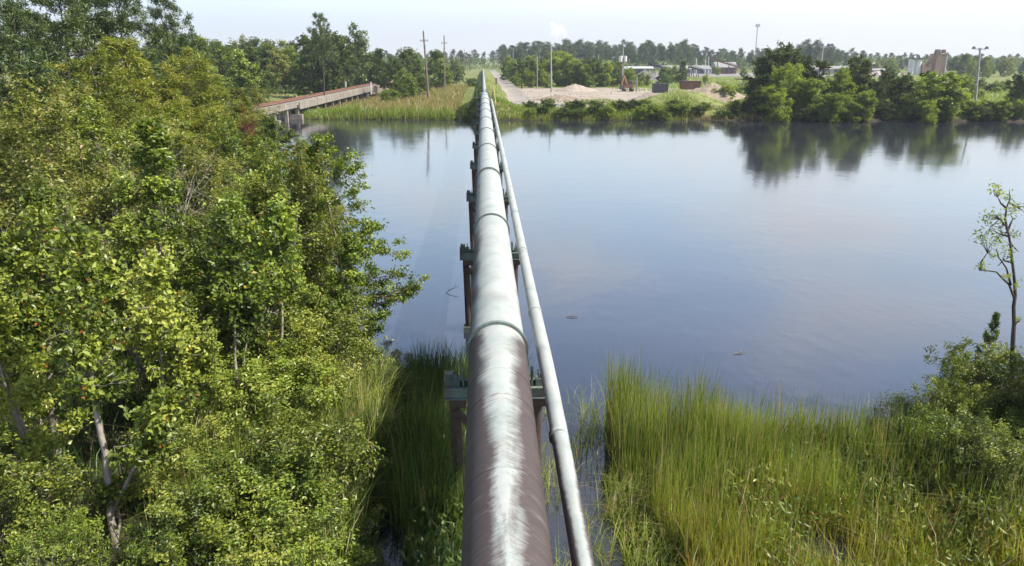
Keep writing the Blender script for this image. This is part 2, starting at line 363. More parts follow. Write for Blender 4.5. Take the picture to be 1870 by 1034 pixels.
def axis_pts(parts):
    out = []
    for a, b, st in parts: out += list(np.arange(a, b, st))
    return np.array(out+[parts[-1][1]])
gx = axis_pts([(-3500, -600, 400), (-600, -120, 40), (-120, -50, 5), (-50, -16, 1.5), (-16, 20, .5), (20, 110, 2.5), (110, 200, 10), (200, 600, 40), (600, 3500, 400)])
gy = axis_pts([(-60, 4, 8), (4, 32, .5), (32, 110, 2.5), (110, 150, .8), (150, 270, 2), (270, 600, 15), (600, 1400, 80), (1400, 6000, 500)])
X, Y = np.meshgrid(gx, gy); Z = gh(X, Y)
Z = Z+np.where((Z > .02) & (np.abs(X) > 1), (wob(X, Y, .9, 2)*.04), 0)*((Y < 120) | (X < -6))
gm = MB(); nx_, ny_ = len(gx), len(gy)
i, j = np.meshgrid(np.arange(nx_-1), np.arange(ny_-1)); k = (j*nx_+i).ravel()
gm.add(np.stack([X.ravel(), Y.ravel(), Z.ravel()], 1), np.stack([k, k+1, k+nx_+1, k+nx_], 1))
m, t, o = mat_new('ground')
tc = t.nodes.new('ShaderNodeTexCoord'); sp = nn(t, 'ShaderNodeSeparateXYZ'); lk(t, tc.outputs['Object'], sp.inputs[0])
n1 = nn(t, 'ShaderNodeTexNoise', i_Scale=.06, i_Detail=6.0, i_Roughness=.6); lk(t, tc.outputs['Object'], n1.inputs['Vector'])
n2 = nn(t, 'ShaderNodeTexNoise', i_Scale=1.1, i_Detail=8.0, i_Roughness=.7); lk(t, tc.outputs['Object'], n2.inputs['Vector'])
n3 = nn(t, 'ShaderNodeTexNoise', i_Scale=.35, i_Detail=4.0); lk(t, tc.outputs['Object'], n3.inputs['Vector'])
grass = ramp(t, n2.outputs[0], [(.3, (.055, .095, .02)), (.5, (.12, .17, .035)), (.7, (.20, .22, .06))])
tan = ramp(t, n2.outputs[0], [(.3, (.12, .10, .045)), (.55, (.22, .19, .085)), (.75, (.30, .25, .13))])
c = mixc(t, ramp(t, n1.outputs[0], [(.42, (0,)*3), (.62, (.8,)*3)]), grass, tan)
mud = ramp(t, n2.outputs[0], [(.3, (.022, .018, .012)), (.7, (.06, .045, .03))])
c = mixc(t, ramp(t, sp.outputs[2], [(0.0, (1,)*3), (.45, (.85,)*3), (.8, (0,)*3)]), c, mud)
b = nn(t, 'ShaderNodeBsdfPrincipled', i_Roughness=.95); b.inputs['Specular IOR Level'].default_value = .2
lk(t, c, b.inputs['Base Color'])
bp = nn(t, 'ShaderNodeBump', i_Strength=.6, i_Distance=.15); lk(t, n2.outputs[0], bp.inputs['Height']); lk(t, bp.outputs[0], b.inputs['Normal'])
lk(t, b.outputs[0], o.inputs[0])
tag(gm.obj('ground', m), kind='structure')

# water
m, t, o = mat_new('water')
tc = t.nodes.new('ShaderNodeTexCoord')
mp = nn(t, 'ShaderNodeMapping'); mp.inputs['Scale'].default_value = (1, .55, 1); lk(t, tc.outputs['Object'], mp.inputs[0])
w1 = nn(t, 'ShaderNodeTexNoise', i_Scale=1.6, i_Detail=4.0, i_Roughness=.55); lk(t, mp.outputs[0], w1.inputs['Vector'])
w2 = nn(t, 'ShaderNodeTexNoise', i_Scale=.16, i_Detail=3.0); lk(t, tc.outputs['Object'], w2.inputs['Vector'])
patch = ramp(t, w2.outputs[0], [(.42, (.25,)*3), (.6, (1,)*3)])
hgt = mth(t, 'MULTIPLY', w1.outputs[0], patch)
bp = nn(t, 'ShaderNodeBump', i_Strength=.11, i_Distance=.10); lk(t, hgt, bp.inputs['Height'])
b = nn(t, 'ShaderNodeBsdfPrincipled', i_Roughness=.08, i_IOR=1.6)
wc = ramp(t, w2.outputs[0], [(.35, (.016, .019, .030)), (.65, (.028, .027, .036))])
lk(t, wc, b.inputs['Base Color']); b.inputs['Specular IOR Level'].default_value = 1.0
lk(t, bp.outputs[0], b.inputs['Normal']); lk(t, b.outputs[0], o.inputs[0])
wm = MB(); wm.add([[-3500, -60, 0], [3500, -60, 0], [3500, 200, 0], [-3500, 200, 0]], [[0, 1, 2, 3]])
tag(wm.obj('water', m), kind='structure')

# sand road and yard sheets draped on the flat far land
SAND = solid('sand', (.34, .29, .235), .95, var=.22, scale=.35, dirt=(.17, .135, .10), dirt_amt=.6, bump=.3)
ROADM = solid('road_gravel', (.26, .235, .21), .95, var=.18, scale=.5, dirt=(.18, .16, .12), dirt_amt=.5)
for m_ in (SAND, ROADM):   # darker wheel tracks and damp patches
    t = m_.node_tree; b = next(n for n in t.nodes if n.type == 'BSDF_PRINCIPLED'); src = b.inputs['Base Color'].links[0].from_socket
    tc = t.nodes.new('ShaderNodeTexCoord'); mp = nn(t, 'ShaderNodeMapping'); mp.inputs['Scale'].default_value = (.25, .05, 1) if m_ is ROADM else (.05, .22, 1); mp.inputs['Rotation'].default_value = (0, 0, 0 if m_ is ROADM else .15)
    lk(t, tc.outputs['Object'], mp.inputs[0]); n_ = nn(t, 'ShaderNodeTexNoise', i_Scale=3.0, i_Detail=6.0, i_Roughness=.6, i_Distortion=.5); lk(t, mp.outputs[0], n_.inputs['Vector'])
    lk(t, mixc(t, ramp(t, n_.outputs[0], [(.48, (0,)*3), (.62, (.55,)*3)]), src, (.17, .145, .115)), b.inputs['Base Color'])
def sheet(name, left, right, n, mat, dz=.03, m_=10, jit=.0):
    left = np.array(left); right = np.array(right)
    tt = np.linspace(0, 1, n); 
    def rs(a):
        d = np.r_[0, np.cumsum(np.linalg.norm(np.diff(a, axis=0), axis=1))]; d /= d[-1]
        return np.stack([np.interp(tt, d, a[:, q]) for q in (0, 1)], 1)
    l, r = rs(left), rs(right); l = l+rng.normal(0, jit, l.shape); r = r+rng.normal(0, jit, r.shape)
    mb = MB(); u = np.linspace(0, 1, m_)[None, :, None]
    g = l[:, None, :]*(1-u)+r[:, None, :]*u; z = gh(g[..., 0], g[..., 1])+dz
    V = np.concatenate([g, z[..., None]], -1).reshape(-1, 3)
    i, j = np.meshgrid(np.arange(m_-1), np.arange(n-1)); k = (j*m_+i).ravel()
    mb.add(V, np.stack([k, k+1, k+m_+1, k+m_], 1)); return tag(mb.obj(name, mat), kind='structure')
q = lambda px, py: P(px, py, 1.2)[:2]
sheet('road', [(5.2, 150), (5.0, 240), (4.6, 400), (4.2, 560)], [(10.5, 150), (9.8, 240), (9.0, 400), (8.6, 560)], 60, ROADM, .05, 6, .12)
sheet('sand_yard', [q(928, 190), q(935, 176), q(912, 166), q(940, 161)], [q(1240, 196), q(1290, 186), q(1345, 172), q(1345, 161)], 30, SAND, .03, 40, .5)
sheet('dirt_yard', [q(1150, 140), q(1180, 134)], [q(1620, 140), q(1640, 133)], 12, solid('grey_dirt', (.22, .20, .20), .95, var=.3, scale=.2), .03, 40, 1.0)

mb = MB()
for k in range(260):
    px, py = (rng.normal(1035, 22), rng.uniform(172, 190)) if k % 2 else (rng.uniform(930, 1330), rng.uniform(163, 192))
    b_ = P(px, py, 1.2); s_ = rng.uniform(.08, .3); mb.box((b_[0], b_[1], float(gh(b_[0], b_[1]))+s_*.3), (s_*1.6, s_, s_*.8), rz=rng.uniform(0, 3), top=.6)
tag(mb.obj('rubble', solid('rubble', (.24, .20, .17), .95, var=.5, scale=.6)), 'broken stones and clods scattered over the sandy yard', 'rubble', kind='stuff')
def mound(name, c, rx, ry, h, mat, label, cat, seed, rz=0, group=None, peaks=1, z0=1.1):
    r = np.random.default_rng(seed); mb = MB(); n, mm = 40, 16
    a = np.linspace(0, 2*np.pi, n, endpoint=False); V = [[0, 0, h]]
    pk = [(r.uniform(-.45, .45), r.uniform(-.3, .3), r.uniform(.5, .85)) for _ in range(peaks-1)]
    for k in range(1, mm+1):
        t = k/mm; rad = t*(1+.1*np.sin(3*a+seed)+.06*np.sin(7*a+seed*2))
        x = rad*np.cos(a); y = rad*np.sin(a); z = (1-t)**.92
        for (ax, ay, s_) in pk: z = np.maximum(z, s_*np.clip(1-np.hypot(x-ax, y-ay)*1.5, 0, 1)*(1.0))
        z = z*h*(1-.0*t)+r.normal(0, .02*h, n)*(t < .97)
        V += list(np.stack([x*rx, y*ry, z-.12*(t > .99)], 1))
    F3 = [[0, 1+i, 1+(i+1) % n] for i in range(n)]; F4 = [[1+(k-1)*n+i, 1+k*n+i, 1+k*n+(i+1) % n, 1+(k-1)*n+(i+1) % n] for k in range(1, mm) for i in range(n)]
    mb.add(V, F3); s = MB(); s.V = mb.V; s.F = [np.array(F3), np.array(F4)]; s.M = [np.zeros(len(F3)), np.zeros(len(F4))]; s.sm = [np.full(len(F3), True), np.full(len(F4), True)]
    o = s.obj(name, mat); o.location = (c[0], c[1], z0); o.rotation_euler.z = rz; return tag(o, label, cat, group)
GRAVEL = solid('gravel', (.28, .225, .17), .95, var=.35, scale=1.6, dirt=(.22, .17, .13), dirt_amt=.6, bump=.8)
SANDP = solid('pale_sand', (.33, .28, .23), .95, var=.2, scale=1.2, dirt=(.26, .19, .14), dirt_amt=.6, bump=.5)
MIXP = solid('grown_over', (.16, .19, .05), .95, var=.4, scale=2.2, dirt=(.30, .26, .12), dirt_amt=.7, bump=.8)
GREYP = solid('grey_spoil', (.20, .19, .19), .95, var=.3, scale=1.6, dirt=(.3, .26, .2), dirt_amt=.5, bump=.8)
mound('sand_pile', P(1050, 167, 1.2), 6.0, 4.5, 2.0, SANDP, 'pale pointed sand pile standing alone near the back of the sandy yard', 'sand pile', 1, peaks=3)
mound('sand_pile', P(1300, 184, 1.2), 8.0, 6.5, 3.7, GRAVEL, 'large tan gravelly sand pile with a sharp peak, biggest bare pile in the yard', 'sand pile', 2, peaks=3)
mound('sand_pile', P(1185, 189, 1.2), 5.0, 4.5, 2.2, solid('rose_gravel', (.25, .205, .175), .95, var=.3, scale=1.6, bump=.7), 'small grey tan gravel pile left of the grass-grown mound', 'gravel pile', 3, peaks=2)
mound('earth_mound', P(1240, 191, 1.2), 9.0, 6, 3.0, MIXP, 'earth mound grown over with bright green grass beside the largest sand pile', 'mound', 4, peaks=3)
mound('earth_mound', P(1095, 195, 1.2), 9.0, 5.0, 1.5, solid('patchy_spoil', (.20, .18, .11), .95, var=.4, scale=1.4, dirt=(.14, .18, .05), dirt_amt=.9, bump=.7), 'low long spoil mound half covered with grass behind the bank shrubs', 'mound', 5, peaks=4)
mound('spoil_heap', P(1040, 196, 1.2), 5.0, 3.0, .9, GREYP, 'low grey rubble heap at the left end of the spoil mound', 'heap', 6, peaks=3)
mound('spoil_heap', P(1020, 183, 1.2), 7.0, 3.0, 1.2, solid('red_spoil', (.24, .19, .145), .95, var=.4, scale=1.5, dirt=(.12, .10, .06), dirt_amt=.8, bump=.8), 'low reddish dirt and debris heap at the foot of the pale pole', 'heap', 8, peaks=4)

# ------------------------------------------------------------------ pipeline
def zax(y): return 3.8-.40*np.clip((15-np.asarray(y, float))/6.5, 0, 2)**1.3
def pipe_mat(name, r_, stops):
    m, t, o = mat_new(name)
    tc = t.nodes.new('ShaderNodeTexCoord'); sp = nn(t, 'ShaderNodeSeparateXYZ'); lk(t, tc.outputs['Object'], sp.inputs[0])
    x_, y_, z_ = sp.outputs; x_ = mth(t, 'DIVIDE', x_, r_)
    sl_ = ramp(t, mth(t, 'DIVIDE', y_, 60.0), stops)
    sc_ = nn(t, 'ShaderNodeSeparateColor'); lk(t, sl_, sc_.inputs[0])
    ang = mth(t, 'ARCTAN2', x_, z_)
    cv = nn(t, 'ShaderNodeCombineXYZ')
    skew = mth(t, 'MULTIPLY_ADD', mth(t, 'ABSOLUTE', ang), 1.2, mth(t, 'MULTIPLY', y_, 10.0))
    lk(t, mth(t, 'MULTIPLY', ang, .8), cv.inputs[0]); lk(t, skew, cv.inputs[1])
    bn = nn(t, 'ShaderNodeTexNoise', i_Scale=1.0, i_Detail=5.0, i_Roughness=.72, i_Distortion=1.2); lk(t, cv.outputs[0], bn.inputs['Vector'])
    cv2 = nn(t, 'ShaderNodeCombineXYZ'); lk(t, mth(t, 'MULTIPLY', ang, .8), cv2.inputs[0]); lk(t, mth(t, 'MULTIPLY', y_, .9), cv2.inputs[1])
    bn2 = nn(t, 'ShaderNodeTexNoise', i_Scale=1.0, i_Detail=3.0); lk(t, cv2.outputs[0], bn2.inputs['Vector'])
    wobl = mth(t, 'ADD', mth(t, 'MULTIPLY', mth(t, 'SUBTRACT', bn.outputs[0], .5), .7), mth(t, 'MULTIPLY', mth(t, 'SUBTRACT', bn2.outputs[0], .5), .7))
    ml = mth(t, 'DIVIDE', mth(t, 'ADD', mth(t, 'SUBTRACT', mth(t, 'MULTIPLY', x_, -1.0), sc_.outputs[0]), wobl), .34)
    mr = mth(t, 'DIVIDE', mth(t, 'ADD', mth(t, 'SUBTRACT', x_, sc_.outputs[1]), wobl), .36)
    stain = mth(t, 'MAXIMUM', ml, mr, clamp=True)
    cn1 = nn(t, 'ShaderNodeTexNoise', i_Scale=1.3, i_Detail=7.0, i_Roughness=.65); lk(t, tc.outputs['Object'], cn1.inputs['Vector'])
    paint = ramp(t, cn1.outputs[0], [(.3, (.24, .275, .26)), (.5, (.33, .36, .345)), (.68, (.385, .395, .375))])
    # faint chalk streaks and pinkish wear further out
    pk = ramp(t, bn2.outputs[0], [(.5, (0,)*3), (.72, (.28,)*3)])
    paint = mixc(t, pk, paint, (.32, .25, .215))
    streak = ramp(t, bn.outputs[0], [(.60, (0,)*3), (.78, (.35,)*3)])
    paint = mixc(t, streak, paint, (.22, .20, .18))
    dark = ramp(t, bn.outputs[0], [(.3, (.050, .038, .037)), (.6, (.078, .061, .058)), (.8, (.19, .175, .165))])
    c = mixc(t, stain, paint, dark)
    b = nn(t, 'ShaderNodeBsdfPrincipled', i_Roughness=.62); lk(t, c, b.inputs['Base Color']); b.inputs['Specular IOR Level'].default_value = .3
    bp = nn(t, 'ShaderNodeBump', i_Strength=.25, i_Distance=.01); lk(t, bn.outputs[0], bp.inputs['Height']); lk(t, bp.outputs[0], b.inputs['Normal'])
    lk(t, b.outputs[0], o.inputs[0]); return m
PIPE = pipe_mat('weathered_pipe_paint', .6, [(0.0, (-.08, -.06, 0)), (.14, (.0, .04, 0)), (.18, (.09, .12, 0)), (.215, (.22, .22, 0)), (.245, (.34, .40, 0)), (.258, (.72, .9, 0)), (.30, (.62, .85, 0)), (.40, (.52, .92, 0)), (.44, (.95, 1.1, 0)), (.54, (.75, 1.1, 0)), (.62, (.85, 1.05, 0)), (.66, (1.25, 1.25, 0)), (1, (1.4, 1.4, 0))])
PIPE_S = pipe_mat('weathered_small_pipe_paint', .15, [(0.0, (.0, .3, 0)), (.15, (.1, .5, 0)), (.18, (.4, .8, 0)), (.22, (.8, 1.1, 0)), (.27, (1.1, 1.2, 0)), (.32, (1.2, 1.3, 0)), (1, (1.3, 1.3, 0))])
GREEN = solid('green_steel', (.14, .195, .175), .6, var=.25, scale=4, dirt=(.12, .07, .045), dirt_amt=.85)
GREEND = solid('dark_green_steel', (.07, .11, .10), .6, var=.25, scale=4, dirt=(.16, .08, .05), dirt_amt=.7)
TIMBER = solid('creosoted_timber', (.06, .042, .032), .9, var=.35, scale=5, dirt=(.08, .05, .04), dirt_amt=.8, bump=.4)
CONC = solid('concrete', (.27, .24, .205), .9, var=.2, scale=1.5, dirt=(.12, .09, .07), dirt_amt=.8)
RINGS = [15.3+11.72*k for k in range(10)]

def path_obj(name, path, rad, seg, mat, parent, origin):
    mb = MB(); mb.tube(np.array(path)-np.array(origin), rad, seg); o = mb.obj(name, mat, parent); return o
pl = thing('pipeline', (0, 0, 3.8), 'big weathered pale green steel pipe running straight across the water', 'pipeline', None)
ys = np.concatenate([np.arange(-4, 20, .5), np.arange(20, 127.6, 2.5)])
mb = MB(); mb.tube(np.stack([0*ys, ys, zax(ys)-3.8], 1), .6, 64); mb.obj('pipe_shell', PIPE, pl)
for k, y in enumerate(RINGS+[3.6]):
    mb = MB(); z = float(zax(y))-3.8
    ww = [(0, .055)] if k not in (2,) else [(0, .055), (.34, .045)]
    for dy, hw in ww:
        a = np.linspace(0, 2*np.pi, 65)
        for (r0_, r1_, y0, y1) in ((.603, .66, -hw, hw),):
            V = []; 
            for ai in a[:-1]:
                s_, c_ = math.sin(ai), math.cos(ai)
                V += [[s_*r0_, y+dy+y0, z+c_*r0_], [s_*r1_, y+dy+y0, z+c_*r1_], [s_*r1_, y+dy+y1, z+c_*r1_], [s_*r0_, y+dy+y1, z+c_*r0_]]
            F = []
            for i in range(64):
                b0 = i*4; b1 = ((i+1) % 64)*4
                for e in range(3): F.append([b0+e, b1+e, b1+e+1, b0+e+1])
            mb.add(V, F, 0, False)
    o_ = mb.obj('joint_band', GREEN, pl)
# weld seams between bands
for y in [RINGS[0]-2.2, 12.1, 9.9]:
    mb = MB(); a = np.linspace(0, 2*np.pi, 49); z = float(zax(y))-3.8
    mb.tube(np.stack([np.sin(a)*.602, 0*a+y, np.cos(a)*.602+z], 1), .008, 5, cap=False); mb.obj('weld_seam', PIPE, pl)

sp_ = thing('small_pipeline', (.97, 0, 3.8), 'thin pale steel pipe running alongside the right of the big pipe', 'pipeline')
mb = MB(); ys = np.concatenate([np.arange(-4, 20, .5), np.arange(20, 116, 3.0)])
pth = np.stack([0*ys+.03*np.clip((18-ys)/9, 0, 1), ys, zax(ys)-3.8], 1); pth = np.vstack([pth, [[0, 118.5, -.1], [0, 119.6, -.5], [0, 120.1, -1.4], [0, 120.2, -3.9]]])
mb.tube(pth, .15, 24); mb.obj('pipe_shell', PIPE_S, sp_)

for y in np.arange(5.6, 116, 6.1):
    mb = MB(); z = float(zax(y))-3.8; mb.tube([[0, y-.06, z], [0, y+.06, z]], .168, 20); mb.obj('coupling', PIPE_S, sp_)
# supports
def make_bent():
    g = thing('pipe_support', (0, 0, 0), 'x', 'pipe support', 'supports standing in the water under the pipe')
    mb = MB()   # twin channel cross beam
    for dy in (-.17, .17):
        mb.box((0, dy, 2.93), (2.3, .03, .24)); mb.box((0, dy+.05*np.sign(dy), 3.045), (2.3, .10, .022)); mb.box((0, dy+.05*np.sign(dy), 2.81), (2.3, .10, .022))
    for x in (-1.12, -.75, .75, 1.12): mb.box((x, 0, 2.93), (.03, .31, .22))
    mb.obj('cross_beam', GREEN, g)
    mb = MB()   # saddle
    a = np.linspace(R(115), R(245), 14)
    V = []; 
    for ai in a: V += [[math.sin(ai)*.605, -.12, 3.8+math.cos(ai)*.605], [math.sin(ai)*.605, .12, 3.8+math.cos(ai)*.605], [math.sin(ai)*.65, -.12, 3.8+math.cos(ai)*.65], [math.sin(ai)*.65, .12, 3.8+math.cos(ai)*.65]]
    F = []
    for i in range(13): b0 = 4*i; F += [[b0+2, b0+3, b0+7, b0+6], [b0, b0+2, b0+6, b0+4], [b0+1, b0+5, b0+7, b0+3]]
    mb.add(V, F, 0, False)
    for x in (-.55, .55): mb.box((x*.9, 0, 3.12), (.06, .26, .16))
    mb.obj('saddle', GREEN, g)
    for s in (-1, 1):
        mb = MB(); mb.box((s*.98, 0, 3.13), (.34, .30, .15)); mb.box((s*1.04, 0, 3.26), (.16, .22, .12))
        for bx in (-.1, .1):
            for by in (-.1, .1): mb.tube([[s*.98+bx, by, 3.2], [s*.98+bx, by, 3.34]], .016, 6)
        mb.box((s*.74, 0, 3.22), (.05, .28, .33)); mb.obj('anchor_bracket', GREEND, g)
        mb = MB(); mb.tube(wander([s*.85, 0, -.9], [0, 0, 1], 3.55, 6, np.random.default_rng(3+s), .01), [.14, .135, .13, .13, .125, .12, .12], 12); mb.obj('leg', TIMBER, g)
        mb = MB(); mb.box((s*.86, 0, 2.70), (.36, .45, .20)); mb.obj('pile_cap', TIMBER, g)
        mb = MB(); mb.box((s*.86, 0, .05), (.40, .40, .34)); mb.obj('pile_collar', GREEND, g)
    mb = MB(); mb.bar((-.9, .17, .5), (.9, .17, 2.5), .06, .16); mb.bar((.9, -.17, .5), (-.9, -.17, 2.5), .06, .16); mb.obj('cross_brace', TIMBER, g)
    return g
ordn = ['nearest', 'second nearest', 'third nearest', 'fourth nearest', 'fifth nearest', 'sixth nearest', 'seventh nearest', 'eighth nearest', 'ninth nearest', 'tenth nearest']
bent0 = make_bent()
for k, y in enumerate(RINGS):
    g = bent0 if k == 0 else copy_tree(bent0)
    g.location = (0, y-.05, float(zax(y))-3.8)
    g['label'] = f'{ordn[k]} green steel support with brown timber legs under the pipe'

# end platform and thinner pipe going on along the levee
g = thing('pipe_end_frame', (0, 127.6, 2.4), 'pale grey green steel box frame where the big pipe reaches the far bank', 'steel frame')
mb = MB(); mb.box((0, .6, 1.2), (1.5, 1.4, 1.5), top=.92); mb.obj('pipe_box', GREEN, g)
mb = MB()
for x in (-1.3, 1.3):
    for y in (-.4, 2.2): mb.bar((x, y, -.6), (x, y, 2.3), .09)
    mb.bar((x, -.4, 2.3), (x, 2.2, 2.3), .07); mb.bar((x, -.4, 1.7), (x, 2.2, 1.7), .05)
mb.bar((-1.9, -.4, 1.15), (1.9, -.4, 1.15), .2, .14); mb.bar((-1.3, 2.2, 2.3), (1.3, 2.2, 2.3), .07)
mb.obj('railing', GREEN, g)
g = thing('thin_pipeline', (0, 130, 3.8), 'narrower pale pipe continuing along the levee towards the far trees', 'pipeline')
mb = MB(); ys = np.arange(0, 260, 6.0); mb.tube(np.stack([0*ys, ys, .05+.35*ys/250], 1), .36, 20); mb.obj('pipe_shell', PIPE, g)
for y in np.arange(8, 250, 12): 
    mb = MB(); mb.box((0, y, -.55), (1.0, .35, .7)); mb.obj('pipe_rest', CONC, g); mb = MB(); mb.box((0, y, .45+.35*y/250-.06), (.8, .12, .09)); mb.obj('strap', CONC, g)
def post(name, base, h, w, mat, label, cat='post', group=None, cap=None):
    mb = MB(); b_ = G(base); mb.tube([[0, 0, -.3], [0, 0, h]], w/2, 10); mb.tube([[0, 0, h-.12], [0, 0, h+.02]], w/2*1.25, 10)
    o = mb.obj(name, mat); o.location = tuple(b_); return tag(o, label, cat, group)
WHITE = solid('white_paint', (.75, .74, .70), .6, var=.08); YEL = solid('yellow_paint', (.65, .50, .05), .6); RUST = solid('rust', (.30, .12, .06), .85, var=.4, scale=3)
post('marker_post', (3.6, 230), 1.9, .4, TIMBER, 'short brown marker post left of the sandy road', 'post')
post('marker_post', (10.8, 225), 1.9, .4, TIMBER, 'short dark marker post in the grass right of the sandy road', 'post')
g = thing('guard_cable', (1.6, 112, 2.2), 'thin pale cable railing slanting from the bank along the small pipe', 'railing')
mb = MB(); mb.tube([[0, 0, 1.2], [0, 30, 3.0]], .03, 6); mb.tube([[0, 0, .6], [0, 30, 2.4]], .02, 6); mb.obj('rail', YEL, g)
for y in (.5, 10, 20, 29.5):
    mb = MB(); mb.tube([[0, y, -2.2+(y > 15)*2.0], [0, y, 1.3+1.8*y/30]], .04, 6); mb.obj('rail_post', GREEN, g)

# ------------------------------------------------------------------ railway trestle bridge
BX = -33.0; 
RUSTY = solid('rusty_rail', (.24, .11, .07), .7, var=.3, scale=2); TIE = solid('tie_timber', (.13, .085, .065), .95, var=.35, scale=2.5)
BALL = solid('ballast', (.19, .13, .105), .95, var=.3, scale=2.0, bump=.8)
pA = P(545, 184, 3.0); pB = P(680, 156, 3.0)
br = thing('railway_bridge', (0, 0, 0), 'low concrete trestle railway bridge with rusty rails crossing the channel', 'bridge')
bdir = np.array([pB[0]-pA[0], pB[1]-pA[1]]); blen = np.linalg.norm(bdir); bdir /= blen; rzb = math.atan2(-bdir[0], bdir[1])
br.location = (pA[0], pA[1], -.76); br.rotation_euler.z = rzb
Wb = 3.4  # deck lies to the left (-x) of the visible edge
mb = MB(); 
for k in range(-6, 12):      # separate slabs of the ballast deck with small joints
    y0 = k*blen/11
    mb.box((-Wb/2, y0+blen/22, 3.30), (Wb, blen/11-.08, .42)); mb.box((-.12, y0+blen/22, 3.62), (.24, blen/11-.08, .28)); mb.box((-Wb+.12, y0+blen/22, 3.62), (.24, blen/11-.08, .28))
mb.obj('deck', CONC, br)
mb = MB(); mb.box((.02, blen/2+.05, 2.95), (.34, blen, 1.15)); mb.box((-Wb-.02, blen/2, 2.95), (.34, blen, 1.15)); 
mb.box((-.1, -blen*.27, 3.0), (.3, blen*.5, .5)); mb.obj('side_girder', CONC, br)
mb = MB(); mb.box((-Wb/2, blen*.25, 3.60), (Wb-.5, blen*1.5, .22)); mb.obj('ballast', BALL, br)
mb = MB()
for k in range(-60, 150): mb.box((-Wb/2, k*.55, 3.74), (2.5, .24, .14))
mb.obj('sleepers', TIE, br)
for x in (-.72, .72):
    mb = MB(); mb.box((-Wb/2+x, blen*.3, 3.88), (.075, blen*1.65, .15)); mb.obj('rail', RUSTY, br)
for k in range(-3, 12):
    y0 = k*blen/11
    if k in (0, -2): 
        mb = MB(); mb.box((-Wb/2, y0+.1, 1.15), (Wb+1.0, .9, .8)); mb.obj('pile_cap', CONC, br)
        mb = MB(); mb.box((-Wb/2, y0+.1, 2.75), (Wb+.4, .7, .35)); mb.obj('pier_head', CONC, br)
    for x in (-.35, -Wb/2, -Wb+.35):
        mb = MB(); mb.box((x, y0+.1, .85), (.5, .5, 3.9)); mb.obj('pile', CONC, br)
mb = MB(); mb.box((-Wb/2, blen+1.2, 2.2), (Wb+2.2, .5, 2.8)); mb.bar((.4, blen+1.2, 3.3), (2.6, blen+4.2, 2.2), .35, .9); mb.obj('abutment', CONC, br)
mound('railway_embankment', br.matrix_world @ Vector((0, 0, 0)) if False else (pB[0]+bdir[0]*45-1.8, pB[1]+bdir[1]*45), 5.5, 46, 2.6, BALL, 'gravel embankment carrying the railway track on beyond the bridge', 'embankment', 12, rz=rzb, peaks=1, z0=1.0)
for (px, py) in ((632, 168), (678, 170)):
    b0 = P(px, py, 2.2); mb = MB(); mb.box((0, 0, 1.0), (.28, .28, 2.6)); mb.box((0, 0, 2.34), (.34, .34, .1))
    o = mb.obj('bridge_marker_post', WHITE); o.location = tuple(b0); tag(o, 'white marker post on the far side of the railway bridge' if px < 650 else 'white marker post at the near corner of the bridge far end', 'post')

# ------------------------------------------------------------------ poles
WOODP = solid('pole_wood', (.15, .11, .09), .9, var=.3, scale=2); PALEP = solid('pole_concrete', (.27, .255, .235), .8, var=.15, scale=1); STEELP = solid('galvanised', (.45, .46, .48), .5, metal=.3)
def pole(bx, by, tx, ty, mat, r, label, arms=1, zb=None, name='power_pole', cat='utility pole', group=None, extra=None, d=None):
    if d is None: B = P(bx, by, 1.2 if zb is None else zb)
    else: B = Pd(bx, by, d)
    dd = float((RM.T @ (B-CAM))[2])*-1; Tp = Pd(tx, ty, dd); B = np.array([B[0], B[1], float(gh(B[0], B[1]))-.2]); v = Tp-B; L = np.linalg.norm(v)
    g = thing(name, B, label, cat, group)
    mb = MB(); mb.tube([[0, 0, 0], v*.5, v], [r, r*.85, r*.65], 10); mb.obj('pole_shaft', mat, g)
    if arms == 1:
        mb = MB(); z = v*.86
        mb.bar(z+[-.8, 0, 0], z+[.8, 0, 0], .10); z2 = v*.93
        for x in (-.75, -.35, .35, .75): mb.tube([z+[x, 0, .05], z+[x, 0, .33]], .06, 6)
        mb.obj('crossarm', mat, g)
        mb = MB(); mb.tube([v, v+[0, 0, .35]], .05, 6); mb.tube([v*.78+[.15, -.2, -.4], v*.78+[.15, -.2, .5]], .16, 8); mb.obj('insulator', STEELP, g)
    if extra: extra(g, v)
    return g
wp = 'wooden poles of the power line on the marshy far bank'
pole(783, 184, 773, 57, WOODP, .24, 'tallest leaning brown wooden power pole, nearest of the row left of the pipe', group=wp)
pole(812, 165, 811, 65, WOODP, .22, 'second upright wooden power pole of the row left of the pipe', group=wp)
for (bx, by, tx, ty, lb) in ((838.6, 138.5, 838, 97, 'third, shorter wooden power pole in the grass left of the levee'), (848, 135.5, 848, 91, 'fourth wooden power pole, the taller of the far ones left of the levee'),
                              (853.5, 133, 853, 94, 'fifth thin wooden power pole close behind the fourth'), (858, 130.5, 858, 95, 'farthest thin wooden power pole left of the levee')):
    pole(bx, by, tx, ty, WOODP, .2, lb, group=wp)
def lamp1(g, v):
    mb = MB(); mb.bar(v-[0, 0, .3], v+[-1.0, -.2, .1], .08); mb.obj('lamp_arm', STEELP, g)
    mb = MB(); mb.box(v+[-1.3, -.2, .12], (.7, .3, .16), top=.7); mb.obj('lamp_head', STEELP, g)
pole(1007, 169, 1006, 81, PALEP, .24, 'tall pale bare pole standing at the front of the sandy yard', arms=0, name='light_pole', cat='pole', extra=lamp1)
